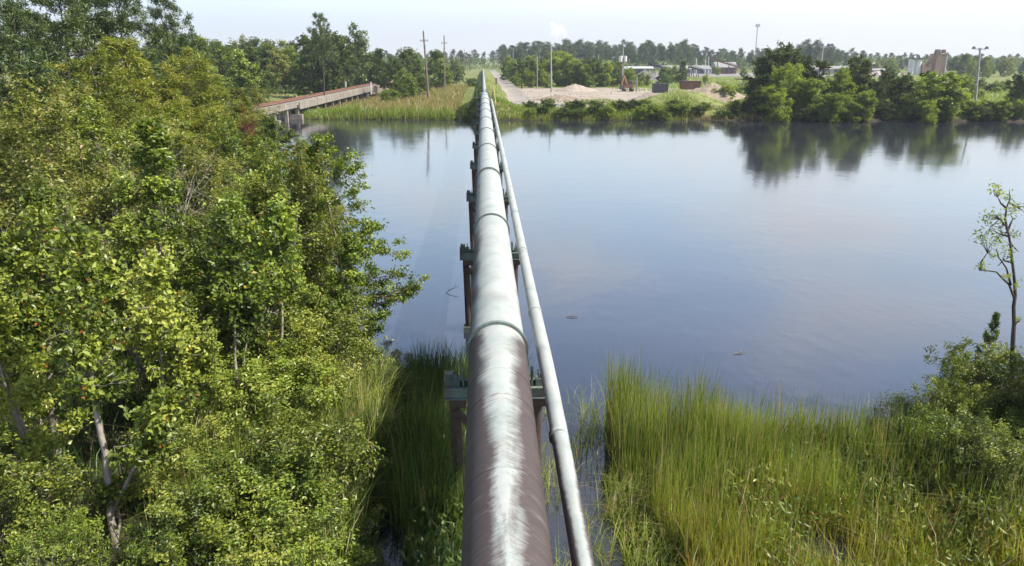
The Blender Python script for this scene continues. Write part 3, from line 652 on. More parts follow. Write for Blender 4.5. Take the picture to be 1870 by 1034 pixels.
def box1(g, v):
    for s in (-1, 1):
        mb = MB(); mb.tube([v*.74+[s*.62, -.25, -.75], v*.74+[s*.62, -.25, .75]], .48, 14); mb.tube([v*.74+[s*.62, -.25, .75], v*.74+[s*.62, -.25, .86]], .36, 12); mb.obj('transformer', solid('transformer_grey', (.62, .63, .60), .5) if s < 0 else MATS['transformer_grey'], g)
    mb = MB(); mb.bar(v*.72+[-1.3, 0, 0], v*.72+[1.3, 0, 0], .12); mb.obj('bracket', STEELP, g)
    mb = MB(); mb.tube([v, v+[0, 0, 1.6]], .05, 6); mb.obj('aerial', STEELP, g)
pole(1136, 163, 1138, 88, PALEP, .22, 'wooden pole with a pair of pale transformer cans beside the excavator', arms=0, name='transformer_pole', cat='utility pole', extra=box1)
pole(981, 137, 981, 102, PALEP, .18, 'thin pale pole rising among the trees behind the yard', arms=0, name='light_pole', cat='pole', d=230)
pole(937, 128, 937, 88, PALEP, .2, 'pale street light pole with a lamp above the trees right of the road', arms=0, name='light_pole', cat='pole', extra=lamp1, d=330)
pole(906, 125, 906, 98, PALEP, .22, 'pale pole at the far end of the sandy road', arms=1, name='power_pole', cat='pole')
pole(1093, 125, 1093, 101, PALEP, .22, 'thin pole among the far trees behind the sandy yard', arms=0, name='power_pole', cat='pole', d=380)
LAMPD = solid('lamp_dark', (.10, .10, .11), .5)
def flood(nh, w):
    def f(g, v):
        mb = MB(); mb.bar(v+[-w, 0, -.1], v+[w, 0, -.1], .16); mb.tube([v+[0, 0, -.4], v+[0, 0, .15]], .3, 8); mb.obj('lamp_bracket', STEELP, g)
        for k in range(nh):
            x = -w+2*w*k/(nh-1); y = -.3 if k % 2 else .3
            mb = MB(); mb.box(v+[x, y, .12], (.62, .5, .42), top=.7); mb.tube([v+[x, y, .3], v+[x, y, .45]], .16, 8); mb.obj('floodlight', LAMPD, g)
    return f
pole(1493, 172, 1503, 84, PALEP, .26, 'tall pale floodlight mast with a wide ring of lamps among the bank trees', arms=0, name='floodlight_mast', cat='floodlight mast', extra=flood(5, 1.9), d=150)
pole(1784, 170, 1790, 89, PALEP, .26, 'tall pale mast carrying two floodlights at the right edge', arms=0, name='floodlight_mast', cat='floodlight mast', extra=flood(2, 1.15), d=155)
def ant(g, v):
    mb = MB()
    for a in range(6): mb.box(v+[1.6*math.cos(a*1.05), 1.6*math.sin(a*1.05), -.8], (.7, .5, 2.6))
    mb.bar(v+[-1.7, 0, -.8], v+[1.7, 0, -.8], .3); mb.obj('antenna_panels', STEELP, g)
pole(1379, 112, 1384, 45, STEELP, .75, 'very tall thin communications mast rising above the far treeline', arms=0, name='radio_mast', cat='mast', extra=ant, d=700)
for k, (px, py, hh, lb) in enumerate([(1162, 168, 3.6, 'pale post close right of the excavator'), (1154, 166, 2.6, 'shorter pale post directly behind the excavator'), (1198, 168, 2.9, 'white post against the dark container'), (1288, 165, 2.3, 'grey fence post right of the rusty hopper'), (1356, 172, 2.9, 'pale post below the red machine')]):
    b0 = P(px, py, 1.2); post('post', b0, hh, .42, PALEP, lb)

# ------------------------------------------------------------------ yard machines and plant
ORANGE = solid('orange_paint', (.15, .085, .045), .6, var=.3, scale=1.5, dirt=(.3, .1, .05), dirt_amt=.7); DARKM = solid('dark_steel', (.045, .045, .05), .6); REDM = solid('red_paint', (.12, .035, .03), .6, var=.3)
RUSTB = solid('rust_brown', (.15, .085, .06), .85, var=.35, scale=1.0, dirt=(.15, .08, .05), dirt_amt=.7); WROOF = solid('white_roof', (.50, .50, .52), .5, var=.06); GREYW = solid('grey_wall', (.30, .29, .32), .7, var=.15)
GLASS = solid('cab_glass', (.05, .07, .08), .15)
b0 = P(1146, 167, 1.2)
g = thing('excavator', G(b0), 'rusty orange excavator with raised arm parked beside the transformer pole', 'excavator')
for s in (-1, 1):
    mb = MB(); mb.box((s*1.0, 0, .45), (.55, 3.4, .7)); 
    for y in (-1.7, 1.7): mb.tube([[s*1.0-.27, y, .45], [s*1.0+.27, y, .45]], .35, 12)
    mb.obj('track', DARKM, g)
mb = MB(); mb.box((0, .3, 1.35), (2.4, 2.9, .9), top=.95); mb.box((.3, 1.4, 1.55), (2.2, .8, 1.1), top=.85); mb.obj('body', ORANGE, g)
mb = MB(); mb.box((.7, -.4, 2.1), (.9, 1.2, 1.2), top=.85); c_ = mb.obj('cab', ORANGE, g); mb = MB(); mb.box((.7, -1.0, 2.2), (.7, .06, .8)); mb.obj('window', GLASS, c_)
mb = MB(); mb.bar((-.4, -.6, 1.5), (-1.4, -1.6, 4.0), .5, .6); mb.obj('boom', ORANGE, g)
mb = MB(); mb.bar((-1.4, -1.6, 4.1), (-2.2, -2.6, 1.6), .4, .45); mb.obj('arm', ORANGE, g)
mb = MB(); mb.box((-2.25, -2.7, 1.1), (.9, .9, .9), top=.7); mb.obj('bucket', DARKM, g)
b0 = P(1205, 170, 1.2); g = thing('storage_tank', G(b0), 'dark boxy steel tank standing in the sandy yard', 'tank')
mb = MB(); mb.box((0, 0, 1.25), (3.6, 2.4, 2.2)); 
for x in (-1.6, -.8, 0, .8, 1.6): mb.box((x, -1.23, 1.25), (.12, .08, 2.2))
mb.obj('tank_body', DARKM, g); mb = MB(); mb.tube([[-.6, 0, 2.3], [-.6, 0, 2.75]], .35, 12); mb.obj('hatch', DARKM, g)
b0 = P(1259, 169, 1.2); g = thing('hopper', G(b0), 'rusty brown open steel hopper behind the grass-grown mound', 'hopper')
mb = MB(); mb.box((0, 0, 1.7), (4.6, 2.6, 1.9), top=1.06); mb.obj('bin', RUSTB, g); mb = MB(); mb.box((-.2, 0, 2.75), (5.4, 3.0, .22)); mb.obj('rim', TIMBER, g)
for x in (-2.2, -1.1, 1.1, 2.2): mb = MB(); mb.bar((x, -1.4, 0), (x, -1.4, 2.6), .16); mb.obj('leg', RUSTB, g)
b0 = P(1366, 160, 1.2); g = thing('loader', G(b0), 'dull red machine with a long flat arm partly hidden by the bank trees', 'machine')
mb = MB(); mb.box((0, 0, 1.5), (3.2, 2.2, 1.5), top=.8); mb.obj('body', REDM, g); mb = MB(); mb.bar((-.5, 0, 2.2), (-4.2, 0, 2.5), .6, .35); mb.obj('arm', RUSTB, g)
for x in (-1, 1): mb = MB(); mb.tube([[x, -1.1, .6], [x, -1.5, .6]], .6, 14); mb.obj('wheel', DARKM, g)

def shed(cx, cy_, d, w, dep, h, roof, wall, label, rh=1.2, rz=0, openf=False, name='shed'):
    B = Pd(cx, cy_, d); B = G(B); g = thing(name, B, label, 'building', rz=rz)
    mb = MB(); 
    if openf:
        mb.box((-w*.12, dep*.1, h/2), (w*.72, dep*.8, h))
        for x in (w*.3, w*.48):
            for y in (-dep*.45, dep*.45): mb.box((x, y, h/2), (.5, .5, h))
    else: mb.box((0, 0, h/2), (w, dep, h))
    mb.obj('wall', wall, g)
    mb = MB(); x, y = w/2+.5, dep/2+.5
    mb.add([[-x, -y, h+.02], [x, -y, h+.02], [x, y, h+.02], [-x, y, h+.02], [-x, 0, h+rh], [x, 0, h+rh], [-x, -y, h+.32], [x, -y, h+.32]],
           [[0, 1, 7, 6], [6, 7, 5, 4], [2, 3, 4, 5]], 0, False); mb.add([[-x, -y, h+.02], [-x, y, h+.02], [-x, 0, h+rh]], [[0, 2, 1]], 0, False); mb.add([[x, -y, h+.02], [x, y, h+.02], [x, 0, h+rh]], [[0, 1, 2]], 0, False)
    mb.add([[-x, -y, h+.02], [x, -y, h+.02], [x, y, h+.02], [-x, y, h+.02]], [[3, 2, 1, 0]], 0, False)
    mb.obj('roof', roof, g)
    if openf: mb = MB(); mb.box((-w*.12, -dep*.31, h*.35), (w*.2, .12, h*.7)); mb.obj('door', DARKM, g)
    else:
        for k in (-.3, 0, .3): mb = MB(); mb.box((k*w, -dep/2-.05, h*.4), (w*.1, .1, h*.75)); mb.obj('door', DARKM, g)
    return g
shed(1162, 133, 300, 11, 9, 4.3, WROOF, GREYW, 'open-sided shed with a bright white roof beside a dark gravel pile', .9, openf=True)
PALER = solid('pale_metal_roof', (.26, .255, .25), .6, var=.12)
shed(1250, 133, 400, 24, 12, 2.6, PALER, GREYW, 'long low building with a pale grey roof behind the conveyor', 2.0)
shed(1322, 131, 420, 11, 9, 3.2, PALER, RUSTB, 'small pale roofed plant building under the tall dark conveyor', 3.0)
shed(1497, 135, 400, 10, 8, 2.6, solid('pinkish_roof', (.32, .27, .25), .7), GREYW, 'pinkish roofed low building left of the floodlight mast', 1.8)
shed(1530, 133, 430, 9, 8, 2.4, PALER, RUSTB, 'small low building half hidden right of the floodlight mast', 1.6)
shed(1598, 133, 420, 16, 8, 1.6, PALER, GREYW, 'low pale building with a long flat roof left of the white silo', 1.2)
shed(1745, 135, 400, 16, 4, 1.2, solid('dark_roof', (.13, .12, .13), .7), GREYW, 'long low dark shed right of the orange plant', .6)
shed(1582, 128, 480, 9, 8, 4.2, PALER, GREYW, 'small white roofed shed seen above the pale low building', 1.8)
def conveyor(a, b, wdt, mat, label):
    a, b = np.array(a), np.array(b); g = thing('conveyor', a*0+[a[0], a[1], 1.2], label, 'conveyor'); a_ = a-[a[0], a[1], 1.2]; b_ = b-[a[0], a[1], 1.2]
    mb = MB(); mb.bar(a_, b_, wdt, .7); mb.bar(a_+[0, 0, .8], b_+[0, 0, .8], wdt*.8, .15); n = 12
    for k in range(n): p = a_+(b_-a_)*k/n; q_ = a_+(b_-a_)*(k+1)/n; mb.bar(p, q_+[0, 0, .8], .12)
    mb.obj('belt_frame', mat, g)
    for k in (.35, .7, 1.0):
        p = a_+(b_-a_)*k; mb = MB(); mb.bar(p, [p[0]-.6, p[1], 0], .22); mb.bar(p, [p[0]+.6, p[1], 0], .22); mb.obj('trestle_leg', mat, g)
conveyor(Pd(1222, 126, 330), Pd(1184, 117, 330), 1.2, DARKM, 'dark conveyor sloping up to the right end of the white roofed shed')
conveyor(Pd(1284, 129, 330), Pd(1257, 122, 330), 1.0, DARKM, 'short dark conveyor in front of the long pale roof')
conveyor(Pd(1352, 124, 400), Pd(1293, 106, 400), 1.4, RUSTB, 'long rusty conveyor rising high to the left over the plant building')
for (px, pt, d, lb) in ((1288, 109, 380, 'left slim steel column beside the rusty conveyor'), (1294, 104, 380, 'right slim steel column at the top of the rusty conveyor'), (1272, 106, 380, 'slim white vent stack above the long pale roof')):
    pole(px, 131, px, pt, STEELP, .22, lb, arms=0, d=d, name='steel_column', cat='column')
c0 = Pd(1176, 137, 295); mound('gravel_pile', c0, 6.5, 5, 4.2, solid('dark_gravel', (.13, .12, .13), .95, var=.3, scale=1, bump=.6), 'dark grey gravel pile spilling out beside the white roofed shed', 'gravel pile', 21)
c0 = Pd(1610, 133, 400); mound('gravel_pile', c0, 14, 5, 1.9, solid('pink_gravel', (.42, .34, .32), .95, var=.3, scale=1), 'long low pinkish aggregate pile left of the white silo', 'gravel pile', 22, peaks=5)
c0 = Pd(1270, 136, 370); mound('gravel_pile', c0, 16, 4, 1.3, GREYP, 'long low dark aggregate bank in front of the pale roofs', 'gravel pile', 23, peaks=5)
# silo and batch plant
B = G(Pd(1669, 135, 400)); g = thing('silo', B, 'white cylindrical silo with a ring railing left of the orange plant', 'silo')
SILO = solid('silo_white', (.68, .68, .70), .5, var=.1, scale=.8, dirt=(.4, .36, .34), dirt_amt=.5)
for x in (-1.9, 1.2):
    mb = MB(); mb.tube([[x, 0, 0], [x, 0, 7.6]], 1.6 if x < 0 else 1.9, 20); mb.obj('drum', SILO, g)
mb = MB(); mb.box((0, -1.5, 7.9), (6.0, 2.2, .5)); mb.obj('top_walkway', DARKM, g)
a = np.linspace(0, math.pi, 9); mb = MB(); mb.tube(np.stack([1.8*np.cos(a), 0*a, 8.0+2.0*np.sin(a)**.6], 1), .3, 6); mb.obj('vent_hoop', DARKM, g)
B = G(Pd(1703, 136, 400)); g = thing('batch_plant', B, 'tall orange pink aggregate batching plant with an elevator head', 'industrial plant')
g.scale = (.9, .9, .80)
ORP = solid('faded_orange', (.42, .27, .20), .8, var=.15, scale=.6, dirt=(.36, .20, .15), dirt_amt=.6)
mb = MB(); mb.box((1.8, 0, 6.3), (7.2, 6, 12.6), top=.97)
for x in (-1.6, -.2, 1.2, 2.6, 4.0, 5.2): mb.box((x, -3.05, 6.3), (.16, .2, 12.2))
mb.obj('tower_block', ORP, g)
mb = MB(); mb.box((-5.2, 0, 3.6), (5.2, 5, 7.2)); mb.obj('side_block', ORP, g)
mb = MB(); mb.bar((-5.6, -3.3, 5.5), (.4, -3.3, 14.5), 1.2, 1.6); mb.obj('elevator_chute', RUSTB, g)
mb = MB(); mb.box((.4, -1, 14.2), (3.0, 2.5, 3.0), top=.7); mb.box((4.0, -1, 14.4), (1.8, 2, 2.4), top=.8); mb.bar((.4, -1, 14.6), (4.2, -1, 15.2), .5); mb.box((2, -1, 12.8), (8.2, 5.4, .4)); mb.obj('elevator_head', RUSTB, g)
for x in (-1.4, 5.0):
    mb = MB(); mb.bar((x, -3.4, 0), (x, -3.4, 13), .35); mb.obj('corner_post', SILO if x > 0 else RUSTB, g)
B = G(Pd(1779, 137, 380)); g = thing('truck', B, 'small white truck parked far behind the right floodlight mast', 'truck', rz=.2)
mb = MB(); mb.box((-1, 0, 1.5), (4.2, 2.2, 1.4)); mb.obj('cargo_box', WHITE, g); mb = MB(); mb.box((2.1, 0, 1.3), (1.6, 2.0, 1.7), top=.85); c_ = mb.obj('cab', WHITE, g); mb = MB(); mb.box((2.1, -1.0, 1.7), (1.0, .08, .5)); mb.obj('window', GLASS, c_)
for x in (-2.2, -1.2, 2.1): mb = MB(); mb.tube([[x, -1.15, .45], [x, 1.15, .45]], .45, 12); mb.obj('wheel', DARKM, g)

# ------------------------------------------------------------------ vegetation
col_ = lambda t: .55+.6*math.sin(math.pi*min(1, t*.9+.1))*(1-.35*t)
rnd = lambda t: .35+.75*math.sin(math.pi*min(.97, t*.85+.15))
cone = lambda t: 1.08-.85*t
pinep = lambda t: .75+.35*math.sin(math.pi*t)-.35*t
TM = tree_meshes
maple = [TM('maple_tree', 11, 8, .10, .20, 34, 1.75, col_, 5, 60, 5, 13000, .145, spread=.14, wood=BARK_PALE, leaf=LF_MAPLE, stems=1),
         TM('maple_tree', 12, 8, .12, .22, 36, 1.7, col_, 10, 60, 5, 13500, .145, spread=.14, wood=BARK_PALE, leaf=LF_MAPLE, stems=3, stem_ang=.2),
         TM('maple_tree', 13, 8, .10, .18, 36, 1.6, cone, 0, 60, 5, 12500, .15, spread=.14, wood=BARK_PALE, leaf=LF_MAPLE, stems=2, stem_ang=.13)]
green = [TM('young_tree', 21, 8, .09, .16, 34, 1.9, cone, -5, 50, 6, 12500, .15, spread=.14, wood=BARK, leaf=LF_GREEN, stems=1),
         TM('young_tree', 22, 8, .10, .15, 36, 1.9, col_, 0, 55, 6, 13000, .155, spread=.15, wood=BARK_PALE, leaf=LF_GREEN, stems=2)]
layer = [TM('shore_tree', 31, 7, .10, .14, 40, 2.7, cone, -2, 45, 9, 22000, .12, spread=.13, wood=BARK, leaf=LF_GREEN, stems=1, layered=True, twl=.35, up=.03, asym=(0.0, .35))]
bush = [TM('bush', 41, 3, .05, .05, 60, 1.35, rnd, 5, 70, 5, 10500, .10, spread=.09, leaf=LF_BUSH, stems=6, stem_ang=.5, lasp=.55),
        TM('bush', 42, 3, .05, .05, 56, 1.3, rnd, 5, 70, 5, 9500, .11, spread=.10, leaf=LF_GREEN, stems=7, stem_ang=.55, lasp=.5),
        TM('bush', 43, 3, .05, .04, 60, 1.3, rnd, 5, 75, 5, 10500, .095, spread=.09, leaf=LF_BUSH, stems=8, stem_ang=.6, lasp=.6)]
bushd = [TM('bush', 44, 3, .05, .05, 56, 1.3, rnd, 5, 70, 7, 15000, .09, spread=.16, leaf=LF_DARK, stems=7, stem_ang=.55, lasp=.5)]
cyp = [TM('cypress_tree', 51, 12, .20, .10, 75, 3.3, cone, -5, 35, 7, 30000, .28, lasp=.28, spread=.19, leaf=LF_CYP, mode='spray', stems=1),
       TM('cypress_tree', 52, 12, .22, .08, 75, 3.1, rnd, 0, 45, 7, 30000, .28, lasp=.28, spread=.2, leaf=LF_CYP, mode='spray', stems=2)]
olive = [TM('olive_tree', 61, 8, .12, .12, 44, 2.4, rnd, 0, 55, 6, 14500, .18, lasp=.5, spread=.18, wood=BARK_PALE, leaf=LF_OLIVE, stems=3, stem_ang=.28),
         TM('olive_tree', 62, 8, .12, .10, 40, 2.5, col_, 0, 55, 6, 14500, .17, lasp=.5, spread=.18, wood=BARK_PALE, leaf=LF_OLIVE, stems=2, stem_ang=.25)]
pine = [TM('pine_tree', 71, 15, .20, .45, 34, 2.9, pinep, -12, 35, 6, 17000, .34, lasp=.2, spread=.42, wood=BARK_DARK, leaf=LF_PINE, mode='tuft', trunk_top=.98, limb_r=.55),
        TM('pine_tree', 72, 15, .22, .5, 28, 3.0, rnd, -5, 40, 6, 15000, .34, lasp=.2, spread=.42, wood=BARK_DARK, leaf=LF_PINE, mode='tuft', trunk_top=.98, limb_r=.55)]
forest = [TM('forest_tree', 80+k, 10, .18, cb, 44, L, pf, 0, 55, 6, 6500, .42, lasp=.6, spread=.27, leaf=lf, stems=st, stem_ang=.2)
          for k, (cb, L, pf, lf, st) in enumerate([(.03, 3.0, rnd, LF_FOREST, 1), (.03, 2.8, cone, LF_FOREST, 1), (.03, 3.1, col_, LF_OLIVE, 2), (.02, 3.0, rnd, LF_FOREST, 3), (.03, 2.9, rnd, LF_GREEN, 2), (.02, 3.0, rnd, LF_WILLOW, 3)])]
farp = [TM('pine_tree', 90+k, 20, .25, cb, 26, L, pf, -8, 40, 5, 2600, .85, lasp=.5, spread=.6, wood=BARK, leaf=LF_PINE, trunk_top=.96, seg=4, twl=.4)
        for k, (cb, L, pf) in enumerate([(.35, 4.2, rnd), (.4, 3.8, pinep), (.28, 4.6, rnd), (.5, 3.8, rnd), (.2, 4.4, cone)])]
willow = [TM('willow_tree', 101, 5, .10, .06, 52, 1.7, rnd, 0, 65, 6, 8500, .30, lasp=.4, spread=.17, leaf=LF_WILLOW, stems=5, stem_ang=.35),
          TM('willow_tree', 102, 5, .10, .05, 52, 1.5, col_, 5, 70, 6, 8500, .30, lasp=.4, spread=.17, leaf=LF_WILLOW, stems=4, stem_ang=.25)]
darkt = [TM('bank_tree', 111, 7, .14, .08, 50, 2.4, rnd, -5, 55, 6, 8500, .36, lasp=.6, spread=.2, leaf=LF_DARK, stems=3, stem_ang=.25),
         TM('bank_tree', 112, 7, .14, .10, 46, 2.3, col_, -5, 50, 6, 8500, .36, lasp=.6, spread=.2, leaf=LF_DARK, stems=1)]
shrub = [TM('shrub', 121, 1.8, .04, .03, 40, 1.25, rnd, 5, 60, 4, 2600, .24, lasp=.5, spread=.13, leaf=LF_GREEN, stems=7, stem_ang=.8),
         TM('shrub', 122, 1.8, .04, .03, 40, 1.2, rnd, 5, 60, 4, 2600, .24, lasp=.5, spread=.13, leaf=LF_DARK, stems=7, stem_ang=.7),
         TM('shrub', 123, 1.8, .04, .03, 40, 1.2, rnd, 5, 60, 4, 2600, .24, lasp=.5, spread=.13, leaf=LF_WILLOW, stems=7, stem_ang=.7)]
SH = ('stem', 'foliage')
print('archetypes', sum(len(m.polygons) for m in bpy.data.meshes))

def T(lst, k, px, py, d, label, cat='tree', group=None, sx=1.0, hmin=.8, zpad=0, **kw):
    """tree of kind lst[k] standing where its tip shows at (px,py) from d metres"""
    tip = Pd(px, py, d); b = G(tip); b[2] = max(b[2], 0)-.03
    return place_tree(lst[k % len(lst)], b, max(hmin, tip[2]-b[2]), label, cat, group, sx=sx, **kw)
def Tg(lst, k, px, pyb, H, label, cat='tree', group=None, sx=1.0, **kw):
    """tree whose foot is on the ground where the pixel row meets it"""
    b = G(P(px, pyb, .5)); b[2] = max(b[2], 0)-.03
    return place_tree(lst[k % len(lst)], b, H, label, cat, group, sx=sx, **kw)

# --- near left bank: individually described trees
T(maple, 2, -10, 420, 15.5, 'yellow green maple cut by the left edge of the photo', sx=1.0)
T(maple, 0, 330, 500, 19, 'bushy yellow green maple right of the white-trunked maple', sx=1.05)
T(maple, 2, 235, 375, 20.5, 'taller sunlit maple with a crown ending in a pointed yellow green tip', sx=1.1)
T(green, 1, 380, 400, 24, 'bright green young tree between the maples and the shore trees', sx=.95)
T(layer, 0, 610, 260, 25.5, 'tree leaning over the water with long level leafy branches', rz=.3, sx=.82)
T(green, 0, 560, 340, 27, 'dense green tree just left of the tree leaning over the water', sx=1.0)
T(green, 1, 480, 330, 29, 'rounded green tree with pale stems behind the thin straight-stemmed one', sx=1.1)
T(olive, 0, 110, 290, 24, 'dull olive tree behind the maple with twisted pale trunks', sx=1.1)
T(green, 0, 612, 430, 22.5, 'lower green tree at the water edge under the leaning branches', sx=1.0)
T(olive, 1, 320, 300, 31, 'olive green tree beside the bare grey shrub', sx=1.0)
T(maple, 1, 20, 250, 26, 'tall yellowish maple far left, behind the first row', sx=1.1)
T(green, 1, 505, 450, 22, 'small leafy tree above the tall grass at the ditch edge', sx=.95)
T(maple, 2, 400, 590, 18.5, 'small maple behind the round bush at the centre of the left bank', sx=1.0)
T(olive, 0, 400, 290, 35, 'wide olive tree in the middle of the left wood', sx=1.1)
T(green, 1, 510, 265, 38, 'bright green tree whose crown stands against the channel water', sx=1.05)
T(green, 0, 555, 262, 44, 'green shore tree whose top reaches the water below the bridge', sx=1.0)
T(cyp, 0, 575, 300, 34, 'soft feathery cypress at the shore, behind the tree leaning over the water', sx=1.2)
T(olive, 1, 200, 240, 34, 'grey green tree above the bare grey shrub', sx=1.1)
T(olive, 0, 90, 200, 36, 'broad olive brown tree at the far left middle', sx=1.1)
T(olive, 1, 432, 172, 78, 'olive tree hiding the near end of the bridge deck', sx=1.2)
T(olive, 1, 10, 180, 38, 'large olive tree at the left edge under the pines', sx=1.15)
T(olive, 0, 290, 215, 40, 'olive tree under the big soft cypress', sx=1.1)
T(green, 1, 430, 225, 45, 'fresh green tree below the big cypress, left of the channel', sx=1.1)
T(green, 0, 478, 212, 52, 'fresh green tree right in front of the near end of the bridge', sx=1.15)
T(green, 1, 530, 228, 58, 'green tree touching the bridge pier at the shore', sx=1.2)
# cypress and pines on the skyline
T(cyp, 1, 160, 105, 44, 'big yellow olive cypress below the tallest pines', sx=1.25)
T(cyp, 0, 250, 70, 50, 'tall soft yellow green cypress in the left skyline', sx=1.25)
T(cyp, 1, 330, 100, 53, 'wide feathery cypress at the right end of the near wood', sx=1.3)
T(cyp, 0, 400, 135, 60, 'smaller feathery cypress behind the wide one', sx=1.4)
T(cyp, 0, 448, 160, 70, 'last olive cypress before the near end of the bridge', sx=1.3)
T(cyp, 1, 60, 110, 46, 'olive cypress low at the far left below the pines', sx=1.2)
T(pine, 0, 95, -30, 50, 'dark pine with a bare trunk against the sky, second from the left edge', sx=1.05)
T(pine, 1, 150, -25, 54, 'dark pine with layered boughs reaching the top edge of the photo', sx=1.05)
T(pine, 0, 205, -20, 58, 'spreading dense pine at the top edge, rightmost of the tall group', sx=1.15)
T(pine, 1, 20, 22, 40, 'bright green pine in the upper left corner', sx=1.0)
T(pine, 1, 290, 8, 66, 'lone grey green pine with a ragged top just right of the tall pines', sx=.85)
T(pine, 0, 5, -40, 60, 'dark pine cut off by the upper left corner', sx=1.0)
T(pine, 1, 582, 33, 140, 'slim pine with a small round crown standing above the wood behind the bridge', sx=.75)
# understory bushes near the camera
T(bush, 0, 572, 775, 15.3, 'large round sunlit bush at the edge of the dark ditch', 'bush', sx=1.0, hmin=1.6, parts=SH)
T(bush, 1, 470, 850, 14.5, 'green bush left of the round sunlit bush', 'bush', sx=1.2, hmin=1.5, parts=SH)
T(bush, 2, 385, 870, 14.4, 'small-leaved bush right of the forked white trunk', 'bush', sx=1.2, hmin=1.5, parts=SH)
T(bush, 1, 320, 950, 13.6, 'low green bush at the bottom edge right of the white trunk', 'bush', sx=1.1, hmin=1.0, parts=SH)
T(bush, 0, 30, 850, 14.4, 'yellowish bush in the lower left corner above the bare twigs', 'bush', sx=1.2, hmin=1.6, parts=SH)
T(bush, 2, 555, 650, 19.5, 'bush with fine leaves behind the tall ditch grass', 'bush', sx=1.2, hmin=1.6, parts=SH)
T(bush, 0, 600, 565, 22, 'rounded yellow green bush nearest the water', 'bush', sx=1.2, hmin=1.6, parts=SH)
T(bush, 1, 490, 670, 18.6, 'green bush under the thin straight-stemmed tree', 'bush', sx=1.3, hmin=1.6, parts=SH)
T(bush, 2, 320, 770, 17.0, 'bush filling the gap behind the white-trunked maple', 'bush', sx=1.3, hmin=1.6, parts=SH)
T(bush, 1, 110, 960, 13.4, 'green bush at the foot of the white trunk on its left', 'bush', sx=.9, hmin=1.0, parts=SH)
T(bush, 1, 525, 965, 13.3, 'low dark bush at the bottom edge below the round sunlit bush', 'bush', sx=1.2, hmin=1.0, parts=SH)
T(bush, 2, 430, 970, 13.0, 'low bush at the bottom edge left of the round sunlit bush', 'bush', sx=1.3, hmin=1.2, parts=SH)

def custom_tree(name, label, foot, d, paths, leafm, bark, seed, tw=5, nleaf=6000, lsize=.14, leafless=1, tl=.9):
    """tree whose stems follow given outlines; each path: list of (px, py, dd), base radius, start fraction of foliage"""
    r = np.random.default_rng(seed); base = G(Pd(foot[0], foot[1], d)); base[2] = max(0, base[2]); g = thing(name, base, label, 'tree'); tb = MB(); lb = MB(); A = []
    for path, r0, f0 in paths:
        pp = np.array([Pd(px, py, d+dd)-base for (px, py, dd) in path]); 
        if path[0][:2] == foot: pp[0][2] = -.1
        tt = np.linspace(0, 1, len(pp)); t2 = np.linspace(0, 1, len(pp)*3); pp = np.stack([np.interp(t2, tt, pp[:, q_]) for q_ in range(3)], 1); pp[1:-1] += r.normal(0, .015, pp[1:-1].shape)
        tb.tube(pp, r0*np.linspace(1, .3, len(pp)), 8); L = np.linalg.norm(np.diff(pp, axis=0), axis=1).sum()
        nb = int(L*6*leafless)
        for k in range(nb):
            u = f0+(1-f0)*(k+.5)/nb; q_ = u*(len(pp)-1); i = min(int(q_), len(pp)-2); p0 = pp[i]*(1-q_+i)+pp[i+1]*(q_-i); az = k*2.4+r.uniform(-.4, .4); el = R(r.uniform(5, 45))
            ll = tl*r.uniform(.5, 1.3)*(1.2-.7*u); lp = wander(p0, [math.cos(az)*math.cos(el), math.sin(az)*math.cos(el), math.sin(el)], ll, 4, r, .15, .05); tb.tube(lp, np.linspace(.016, .005, 5), 4, cap=False)
            for j in range(tw):
                b0 = lp[1+j % 4]; tp = wander(b0, unit(r.normal(0, 1, 3)+np.array([0, 0, .2])), ll*.4, 2, r, .2, 0); tb.tube(tp, [.007, .005, .003], 3, cap=False); A += [tp[1], tp[2]]
    A = np.array(A); pick = r.integers(0, len(A), nleaf); V, F = leaves(A[pick]+r.normal(0, .10, (nleaf, 3)), lsize, .65, N=np.array([.25, 0, .6]), r=r); lb.add(V, F, 0, False)
    tb.obj('trunk', bark, g); lb.obj('crown', leafm, g)
custom_tree('maple_tree', 'slender maple with a forked whitish trunk whose foot shows at the lower left', (207, 985), 15.4,
    [([(207, 985, 0), (203, 930, 0), (195, 860, 0), (184, 790, 0), (172, 720, 0), (163, 650, 0), (160, 580, 0), (150, 500, .1), (140, 430, .2)], .085, .45), ([(203, 935, 0), (222, 900, -.1), (240, 865, -.2), (262, 830, -.3), (290, 785, -.4), (305, 730, -.4)], .045, .55), ([(212, 985, 0), (219, 945, .1), (212, 905, .1)], .04, .9)], LF_MAPLE, BARK_PALE, 3)
custom_tree('maple_tree', 'maple with several pale twisted trunks at the left edge, behind the white-trunked one', (105, 835), 18.6,
    [([(105, 835, 0), (100, 780, 0), (88, 720, 0), (82, 670, 0), (64, 620, 0), (40, 570, 0), (22, 500, 0), (12, 440, 0)], .10, .4), ([(88, 700, 0), (92, 640, 0), (85, 590, .1), (78, 520, .1), (75, 430, .2), (72, 350, .3)], .07, .35), ([(110, 835, 0), (97, 770, .2), (60, 740, .2), (20, 700, .2)], .05, .4), ([(82, 670, 0), (70, 640, -.2), (45, 600, -.3), (0, 560, -.3)], .05, .4)], LF_MAPLE, BARK_PALE, 4, nleaf=11000)
custom_tree('young_tree', 'thin straight-stemmed young tree with bright green leaves above the big round bush', (436, 800), 19.6,
    [([(436, 800, 0), (434, 720, 0), (430, 640, 0), (427, 570, 0), (424, 500, .1), (425, 430, .2), (420, 380, .3)], .05, .5), ([(448, 790, .2), (445, 720, .2), (447, 650, .2), (455, 580, .3), (462, 520, .3)], .035, .6)], LF_GREEN, BARK_PALE, 5, nleaf=5000)
